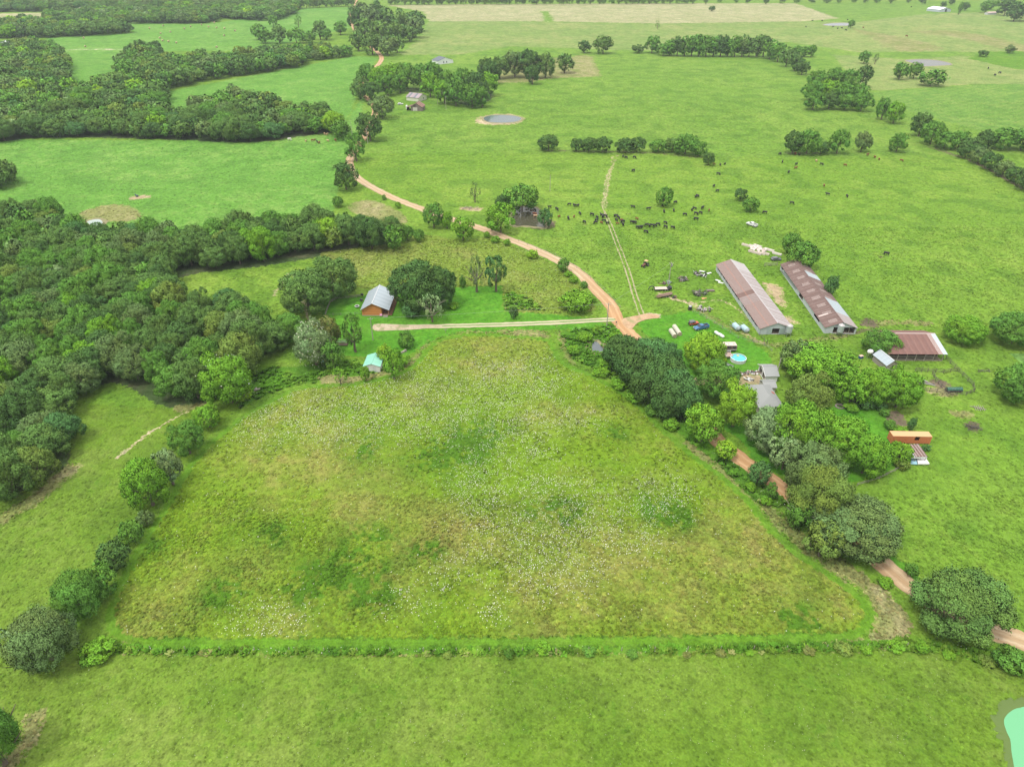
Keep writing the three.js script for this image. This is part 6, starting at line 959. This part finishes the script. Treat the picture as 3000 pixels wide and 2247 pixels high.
  heap('timber_pile', 'weathered beams dumped on the muddy pen floor', 'timber', zt(1230, 820), -0.35, many(9, (_, i) => ['beam', box(rr(2.5, 4.4), 0.25, 0.3), mixOf([WHITE, GREYWOOD, SCRAP[2], SCRAP[0]]), [rr(-1.6, 1.6), 0.15 + (i % 2) * 0.25, -1.3 + i * 0.3], [0, rr(-0.3, 0.3), 0]])); heap('brush_pile', 'brush and ash heap past the pens', 'brush pile', zt(1745, 715), 0, many(30, () => ['branch', cyl(0.05, 0.03, rr(0.8, 2), 6), SCRAP[rnd() < 0.5 ? 0 : 3], [rr(-2.4, 2.4), rr(0.1, 0.4), rr(-0.7, 0.7)], [rr(-1.5, 1.5), rr(0, 3), 1.4]])); heap('brush_pile', 'burnt brush heap below the straw coloured patch', 'brush pile', zt(1660, 1215), 0, many(40, () => ['branch', cyl(0.06, 0.03, rr(0.8, 1.9), 6), SCRAP[3], [rr(-2, 2), rr(0.1, 0.45), rr(-1.3, 1.3)], [rr(-1.5, 1.5), rr(0, 3), 1.4]])); heap('brush_pile', 'pale stick frame lying above the straw coloured patch', 'brush pile', zt(1710, 1040), -0.3, many(9, (_, i) => ['pole', cyl(0.09, 0.07, 2.6, 6), GREYWOOD, [-1 + (i % 5) * 0.6, 0.16, i % 2 * 0.4], [i % 3 ? 1.57 : 0, 0, i % 3 ? 0 : 1.57]]));
  heap('brush_pile', 'pale brush heap beside the thin dying tree', 'brush pile', zoomed(750, 450, 750 / 2212)(1850, 475), 0, many(40, () => ['branch', cyl(0.08, 0.04, rr(1, 2.6), 6), mixOf([GREYWOOD, SCRAP[4], mat(0.36, 0.3, 0.22, 1)]), [rr(-4, 4), rr(0.1, 0.6), rr(-2, 2)], [rr(-1.5, 1.5), rr(0, 3), 1.4]]));
  const zg = zoomed(900, 950, 320 / 2209); heap('raised_bed', 'white framed raised bed on the cabin lawn', 'planter', zg(700, 400), 0, [['soil', box(4.4, 0.3, 1.6), mat(0.1, 0.07, 0.05, 1), [0, 0.15, 0.5]], ...[-2.2, 0, 2.2].map((x) => ['post', box(0.14, 1.2, 0.14), WHITE, [x, 0.6, -0.5]]), ['rail', box(4.5, 0.1, 0.1), WHITE, [0, 1.15, -0.5]], ['rail', box(4.5, 0.1, 0.1), WHITE, [0, 0.5, -0.5]]]); heap('toy_pile', 'blue tub and red toy under the blossoming tree', 'tub', zg(300, 770), 0, [['tub', cyl(0.6, 0.45, 0.4, 16), mat(0.02, 0.18, 0.5, 0.4), [0, 0.2, 0]], ['toy', box(0.4, 0.4, 0.4), mat(0.5, 0.1, 0.05, 0.6), [-1.6, 0.2, 0]]]); heap('stone_wall', 'low dry stone wall curving behind the green roofed shed', 'wall', zg(1860, 590), 0.5, many(26, (_, i) => ['stone', new THREE.DodecahedronGeometry(rr(0.25, 0.4)), mixOf([CONCRETE, GREYWOOD, mat(0.4, 0.36, 0.3, 1)]), [-2.6 + (i % 13) * 0.42, 0.2 + Math.floor(i / 13) * 0.35, Math.sin((i % 13) * 0.3) * 0.6]])); heap('brush_pile', 'stump pile at the wood corner', 'brush pile', V(555, 842), 0, many(12, () => ['log', cyl(0.2, 0.22, rr(0.8, 1.6), 8), SCRAP[4], [rr(-0.9, 0.9), rr(0.15, 0.5), rr(-0.6, 0.6)], [1.4, rr(0, 3), 0]]));
}
// ---------- hay bales ----------
function bale(p, turn, label, group, m) { const g = thing('hay_bale', label, 'hay bale', group, p, turn); part(g, 'roll', at(cyl(0.82, 0.82, 1.45, 22), 0, 0.8, 0, 0, 0, 0).translate(0, -0.8, 0).rotateX(Math.PI / 2).translate(0, 0.8, 0), m || mat(0.42, 0.40, 0.32, 1)); for (const s of [-1, 1]) part(g, 'end', new THREE.TorusGeometry(0.45, 0.3, 6, 20), mat(0.28, 0.22, 0.14, 1), [0, 0.8, s * 0.72]).scale.z = 0.15; return g; }
for (const [x0, y0, x1, y1, n, lab] of [[165, 730, 285, 905, 3, 'grey round bale in the row of three on the lawn'], [305, 640, 445, 840, 4, 'grey round bale in the row of four on the lawn']]) { const a = ZY(x0, y0, 0.8), b = ZY(x1, y1, 0.8), t = Math.atan2(b.x - a.x, b.z - a.z), L = Math.hypot(b.x - a.x, b.z - a.z); for (let i = 0; i < n; i++) bale(V3(b.x - Math.sin(t) * 1.5 * i, 0, b.z - Math.cos(t) * 1.5 * i), t, lab, 'lawn bales'); }
for (const [x, y] of [[1385, 292], [1470, 280], [1380, 333], [1403, 355], [1455, 362], [1522, 374], [1590, 250], [1645, 233], [1740, 217], [1800, 236], [1870, 244], [1938, 248], [2030, 270], [1935, 312], [1870, 412], [1408, 226], [1290, 248], [735, 407], [720, 332], [1850, 200]]) bale(W(x * 0.339, y * 0.339), rr(0, 3), 'tan round bale scattered in the far bright hay field', 'far hay bales', mat(0.42, 0.32, 0.2, 1)).scale.setScalar(1.25);

// ---------- cattle ----------
function bodyGeometry(bones, size, res) {                 // tapered capsules joined by a smooth minimum
  const mc = new MarchingCubes(res, BLACK, false, false, 20000); mc.isolation = 0;
  const a = V3(), b = V3(), p = V3(), k = 0.07;
  for (let z = 0; z < res; z++) for (let y = 0; y < res; y++) for (let x = 0; x < res; x++) {
    p.set((x - res / 2) / (res / 2) * size, (y - res / 2) / (res / 2) * size + size * 0.5, (z - res / 2) / (res / 2) * size); let d = 9;
    for (const [A, Bq, r0, r1] of bones) { a.set(...A); b.set(...Bq); const bx = b.x - a.x, by = b.y - a.y, bz = b.z - a.z, t = clamp(((p.x - a.x) * bx + (p.y - a.y) * by + (p.z - a.z) * bz) / (bx * bx + by * by + bz * bz)), q = Math.hypot(p.x - a.x - bx * t, p.y - a.y - by * t, p.z - a.z - bz * t) - (r0 + (r1 - r0) * t), h = clamp(0.5 + 0.5 * (d - q) / k); d = d + (q - d) * h - k * h * (1 - h); }
    mc.field[x + y * res + z * res * res] = -d;
  }
  mc.update(); const n = mc.count, g = new THREE.BufferGeometry();
  g.setAttribute('position', new THREE.Float32BufferAttribute(Array.from(mc.positionArray.slice(0, n * 3)), 3)); g.scale(size, size, size); g.translate(0, size * 0.5, 0);
  g.computeVertexNormals(); return g;
}
function cowBones(headY, headX) {
  const L = [[[-0.72, 1.05, 0], [0, 1.0, 0], 0.34, 0.38], [[0, 1.0, 0], [0.62, 1.05, 0], 0.38, 0.33], [[0.62, 1.12, 0], [headX - 0.25, headY + 0.06, 0], 0.22, 0.15], [[headX - 0.25, headY + 0.06, 0], [headX + 0.12, headY - 0.16, 0], 0.15, 0.09], [[headX - 0.22, headY + 0.12, -0.2], [headX - 0.22, headY + 0.12, 0.2], 0.05, 0.05], [[-1.02, 1.1, 0], [-1.1, 0.55, 0], 0.05, 0.035]];
  for (const s of [-0.2, 0.2]) { L.push([[0.52, 0.8, s], [0.54, 0.4, s], 0.14, 0.075], [[0.54, 0.4, s], [0.54, 0.06, s], 0.075, 0.065], [[-0.72, 0.95, s], [-0.62, 0.62, s], 0.2, 0.11], [[-0.62, 0.62, s], [-0.8, 0.42, s], 0.1, 0.075], [[-0.8, 0.42, s], [-0.76, 0.06, s], 0.075, 0.065]); }
  return L;
}
const GRAZE = bodyGeometry(cowBones(0.42, 1.05), 1.55, 44), STAND = bodyGeometry(cowBones(1.32, 1.12), 1.55, 44);
const COAT = { black: mat(0.014, 0.013, 0.013, 0.75), red: mat(0.16, 0.05, 0.02, 0.8), tan: mat(0.42, 0.28, 0.16, 0.85), white: mat(0.55, 0.52, 0.47, 0.85) };
function cow(p, coat, label, group, turn = rr(0, 6.28), scale = rr(1.0, 1.25)) { const g = single('cow', rnd() < 0.72 ? GRAZE : STAND, COAT[coat], label, 'cow', group, p.setY(0.01), turn); g.scale.setScalar(scale); }
{
  const z = zoomed(1500, 450, 750 / 2212);
  for (const [x, y] of [[495, 448], [540, 460], [567, 462], [325, 472], [388, 492], [586, 530], [487, 570], [625, 602], [691, 538], [735, 560], [730, 588], [721, 608], [775, 545], [784, 556], [807, 552], [794, 592], [826, 612], [888, 548], [900, 550], [921, 566], [903, 586], [956, 600], [960, 626], [1040, 605], [1058, 606], [1044, 472], [1181, 488], [1090, 650], [1106, 648], [1122, 646], [1160, 628], [1186, 636], [1212, 634], [1236, 632], [1262, 622], [1326, 608], [1328, 646], [1390, 650], [1158, 688], [1310, 456], [1412, 432], [1314, 510], [1398, 502], [1494, 538], [1556, 496], [1578, 484], [1646, 480], [1592, 530], [1630, 522], [1590, 576], [1590, 386], [1604, 376], [1745, 290], [1774, 330], [1785, 186]]) cow(z(x, y), 'black', 'black cow grazing in the main herd along the rutted track', 'main black herd');
  for (const [x, y] of [[960, 34], [985, 44], [1060, 42], [1048, 158], [1800, 104], [1840, 98]]) cow(z(x, y), 'black', 'black cow resting below the browsed tree row', 'tree row cattle');
  for (const [x, y] of [[407, 552], [536, 552], [773, 606], [945, 582], [912, 614], [1080, 572], [1704, 498], [1746, 96]]) cow(z(x, y), 'red', 'red brown calf among the black herd', 'red calves', undefined, 0.85);
  cow(z(2184, 520), 'black', 'dark cow with its head turned above the white pasture pickup', null); const zp = zoomed(1400, 520, 320 / 2209);
  cow(zp(1165, 805), 'tan', 'tan cow wading in the cattle pond', null); cow(zp(1150, 770), 'red', 'brown cow wading behind the tan one', null); cow(zp(1160, 690), 'black', 'black cow wading at the pond bank', null); cow(zp(1000, 612), 'black', 'black cow under the large pond tree', null); cow(zp(1090, 625), 'red', 'brown cow under the large pond tree', null); cow(zp(850, 640), 'black', 'black cow in the shallow end of the cattle pond', null);
  const r = zoomed(2250, 450, 750 / 2212);
  for (const [x, y] of [[270, 20], [125, 80], [246, 98], [465, 100], [180, 170], [515, 362], [684, 378], [208, 438], [1022, 878], [104, 12]]) cow(r(x, y), 'black', 'black cow scattered in the wide open pasture', 'open pasture cattle');
  for (const [x, y] of [[862, 18], [924, 38], [962, 56], [1156, 68], [668, 108], [485, 284], [242, 132], [236, 10]]) cow(r(x, y), 'red', 'red brown cow scattered in the wide open pasture', 'open pasture red cattle'); cow(r(418, 70), 'tan', 'cream cow in the wide open pasture', null);
  const w = zoomed(750, 0, 750 / 2212);
  cow(w(290, 1214), 'white', 'white cow below the great western wood', null, 0.1, 1.3); cow(w(430, 1226), 'tan', 'cream cow standing end on below the great western wood', null, 1.5); for (const [x, y] of [[592, 1166], [614, 1170]]) cow(w(x, y), 'tan', 'cream cow lying close to the wood edge', 'cream pair'); for (const [x, y] of [[486, 1222], [508, 1216], [545, 1242], [686, 1220], [730, 1186]]) cow(w(x, y), 'red', 'brown cow in the mixed herd below the great wood', 'mixed herd brown cattle'); for (const [x, y] of [[528, 1232], [722, 1162], [752, 1162], [848, 1170]]) cow(w(x, y), 'black', 'black cow in the mixed herd below the great wood', 'mixed herd black cattle'); cow(w(620, 1224), 'tan', 'golden cow in the mixed herd below the great wood', null);
  const f = zoomed(2250, 0, 750 / 2212); for (const [x, y] of [[565, 236], [605, 252], [640, 248], [676, 266], [690, 176], [386, 184], [470, 184], [330, 236], [2005, 636], [1964, 656], [1906, 596], [1240, 64]]) cow(f(x, y), 'black', 'black cow near the distant stock ponds', 'far pond cattle', undefined, 1.5); cow(f(826, 244), 'red', 'red cow near the bush of the distant stock pond', null, undefined, 1.6); cow(f(1200, 318), 'red', 'brown cow alone in the far dry pasture', null, undefined, 1.6);
}
// ---------- utility poles, wires, fences ----------
const POLE = mat(0.3, 0.27, 0.23, 0.95), WIREM = mat(0.3, 0.3, 0.3, 0.6);
function pole(foot, h, label, arm = true, turn = 0) { const g = thing('utility_pole', label, 'pole', 'utility poles', foot, turn); part(g, 'shaft', cyl(0.12, 0.18, h, 10), POLE, [0, h / 2, 0]); if (arm) { part(g, 'crossarm', box(1.8, 0.12, 0.1), POLE, [0, h - 0.5, 0.12]); for (const x of [-0.8, 0, 0.8]) part(g, 'insulator', cyl(0.05, 0.05, 0.18, 8), WHITE, [x, h - 0.36, 0.12]); } return V3(foot.x, h - 0.3, foot.z); }
function wire(a, b, sag, label) { const m = a.clone().add(b).multiplyScalar(0.5); m.y -= sag; single('power_line', new THREE.TubeGeometry(new THREE.QuadraticBezierCurve3(a, m, b), 24, 0.022, 5), WIREM, label, 'wire', 'power lines'); }
{
  const zc = zoomed(750, 850, 750 / 2212), zm = zoomed(1500, 450, 750 / 2212), zj = zoomed(1600, 900, 320 / 1269), zb = zoomed(1120, 220, 260 / 2209), w = zoomed(750, 0, 750 / 2212);
  const cabin = pole(zc(1010, 432), 9, 'leaning grey utility pole on the cabin lawn'), jn = pole(zj(705, 222), 9.5, 'utility pole at the driveway mouth'), yd = pole(zm(1352, 1135), 10, 'tall utility pole standing in the scrap yard'); part(scene.children.find((o) => o.userData.label === 'tall utility pole standing in the scrap yard'), 'transformer', cyl(0.3, 0.3, 0.9, 12), STEEL, [0.4, 8.6, 0]);
  wire(cabin, jn, 0.9, 'overhead wire along the cabin driveway'); wire(jn, yd, 1, 'overhead wire crossing the road to the scrap yard'); const nt = pole(zm(328, 325), 9, 'utility pole alone in the pasture behind the pond trees', false);
  pole(zb(1585, 860), 10, 'pale utility pole with a transformer beside the grove'); pole(zb(1380, 735), 9, 'thin utility pole between the old barn and grove', false); pole(w(830, 1170), 9, 'roadside pole where cattle graze below the great wood', false); pole(w(965, 1240), 10, 'roadside pole beside the bend tree'); pole(w(985, 480), 9, 'roadside pole at the road wood', false); pole(w(1035, 475), 9, 'second roadside pole at the road wood', false); pole(zoomed(2080, 1050, 240 / 2209)(1780, 560), 8, 'dark lamp pole beside the garage', false);
}
function fence(label, pts, f, gap, h, rails, m = GREYWOOD, rm = m) {
  const P = dense(ground(pts, f), gap), c = V3(P[0][0], 0, P[0][1]), g = thing('fence', label, 'fence', null, c);
  P.forEach(([x, z]) => part(g, 'post', cyl(0.07, 0.09, h * rr(0.92, 1.08), 6), m, [x - c.x, h / 2, z - c.z]));
  for (let i = 0; i + 1 < P.length; i++) for (let k = 0; k < rails; k++) { const dx = P[i + 1][0] - P[i][0], dz = P[i + 1][1] - P[i][1], L = Math.hypot(dx, dz); part(g, 'rail', box(L, rm === STEEL ? 0.025 : 0.13, rm === STEEL ? 0.025 : 0.05), rm, [(P[i][0] + P[i + 1][0]) / 2 - c.x, h * (k + 1) / (rails + 0.4), (P[i][1] + P[i + 1][1]) / 2 - c.z], [0, Math.atan2(-dz, dx), 0]); }
}
{
  const zt = zoomed(2300, 850, 700 / 2109), zc = zoomed(1750, 850, 600 / 2209), zg = zoomed(750, 850, 750 / 2212);
  fence('timber corral fence running down from the red roofed barn', [[1420, 610], [1500, 690], [1570, 760], [1660, 850], [1670, 900], [1600, 930], [1440, 925], [1340, 905], [1150, 885]], zt, 2.4, 1.6, 3, DARKWOOD); fence('timber corral fence dividing the two cattle pens', [[1150, 720], [1260, 725], [1400, 735], [1520, 720]], zt, 2.4, 1.6, 3, DARKWOOD); fence('timber corral fence around the inner pen', [[1300, 745], [1330, 800], [1380, 860], [1420, 900]], zt, 2.2, 1.5, 3, DARKWOOD); fence('short row of dark pen posts beside the poultry house', [[1750, 490], [1775, 520], [1800, 555], [1832, 582]], zc, 3, 1.5, 1, DARKWOOD, STEEL);
  fence('wire fence bounding the farm lawn along the track', [[1030, 235], [1180, 305], [1350, 415], [1520, 520], [1690, 570], [1800, 600], [1885, 660]], zc, 4, 1.2, 3, GREYWOOD, STEEL); fence('grey plank fence around the cabin garden', [[598, 215], [640, 110], [700, 75], [900, 60]], zg, 1.6, 1.2, 4, GREYWOOD); fence('wire fence along the front of the cabin garden', [[598, 222], [800, 215], [905, 210]], zg, 2.5, 1.1, 3, GREYWOOD, STEEL); fence('board fence joining the two poultry houses', [[1105, 275], [1230, 270], [1365, 265]], ZH, 2, 1.7, 4, GREYWOOD); fence('wire fence on the pasture side of the clay road', [[1120, 522], [1200, 552], [1262, 588], [1305, 626], [1340, 665]], V, 6, 1.1, 2, GREYWOOD, STEEL); fence('old rail fence between garden and pasture', [[1852, 1050], [1900, 1035], [1950, 1010]], V, 3, 1.1, 2, GREYWOOD); fence('line of grey fence posts along the front edge of the meadow', [[250, 1402], [700, 1407], [1200, 1407], [1700, 1402], [1960, 1396]], V, 7, 1.1, 0, GREYWOOD, STEEL);
}
{ // mailbox at the drive, stones by the turn-in, white trough
  const zj = zoomed(1600, 900, 320 / 1269), g = thing('mailbox', 'small dark mailbox at the driveway mouth', 'mailbox', null, zj(815, 205)); part(g, 'post', box(0.1, 1, 0.1), GREYWOOD, [0, 0.5, 0]); part(g, 'box', ex([[-0.25, 0], [0.25, 0], [0.25, 0.2], [0.15, 0.32], [-0.15, 0.32], [-0.25, 0.2]], 0.5, 0.02), BLACK, [0, 1, 0]);
  const c = thing('clothes_post', 'wooden cross shaped post on the cabin lawn edge', 'post', null, zoomed(750, 850, 750 / 2212)(1640, 372)); part(c, 'post', box(0.12, 1.9, 0.12), GREYWOOD, [0, 0.95, 0]); part(c, 'crossbar', box(1.6, 0.1, 0.1), GREYWOOD, [0, 1.5, 0]);
  const m = thing('mineral_feeder', 'dark mineral feeder on the bare patch of the western pasture', 'feeder', null, zoomed(0, 450, 750 / 2212)(1182, 372)); part(m, 'drum', cyl(0.8, 0.6, 0.8, 14), mat(0.05, 0.07, 0.08, 0.6), [0, 0.4, 0]); part(m, 'hood', box(0.5, 1.6, 0.4), mat(0.1, 0.14, 0.18, 0.6), [-0.6, 0.8, 0], [0, 0, 0.3]);
}
renderer.render(scene, camera);
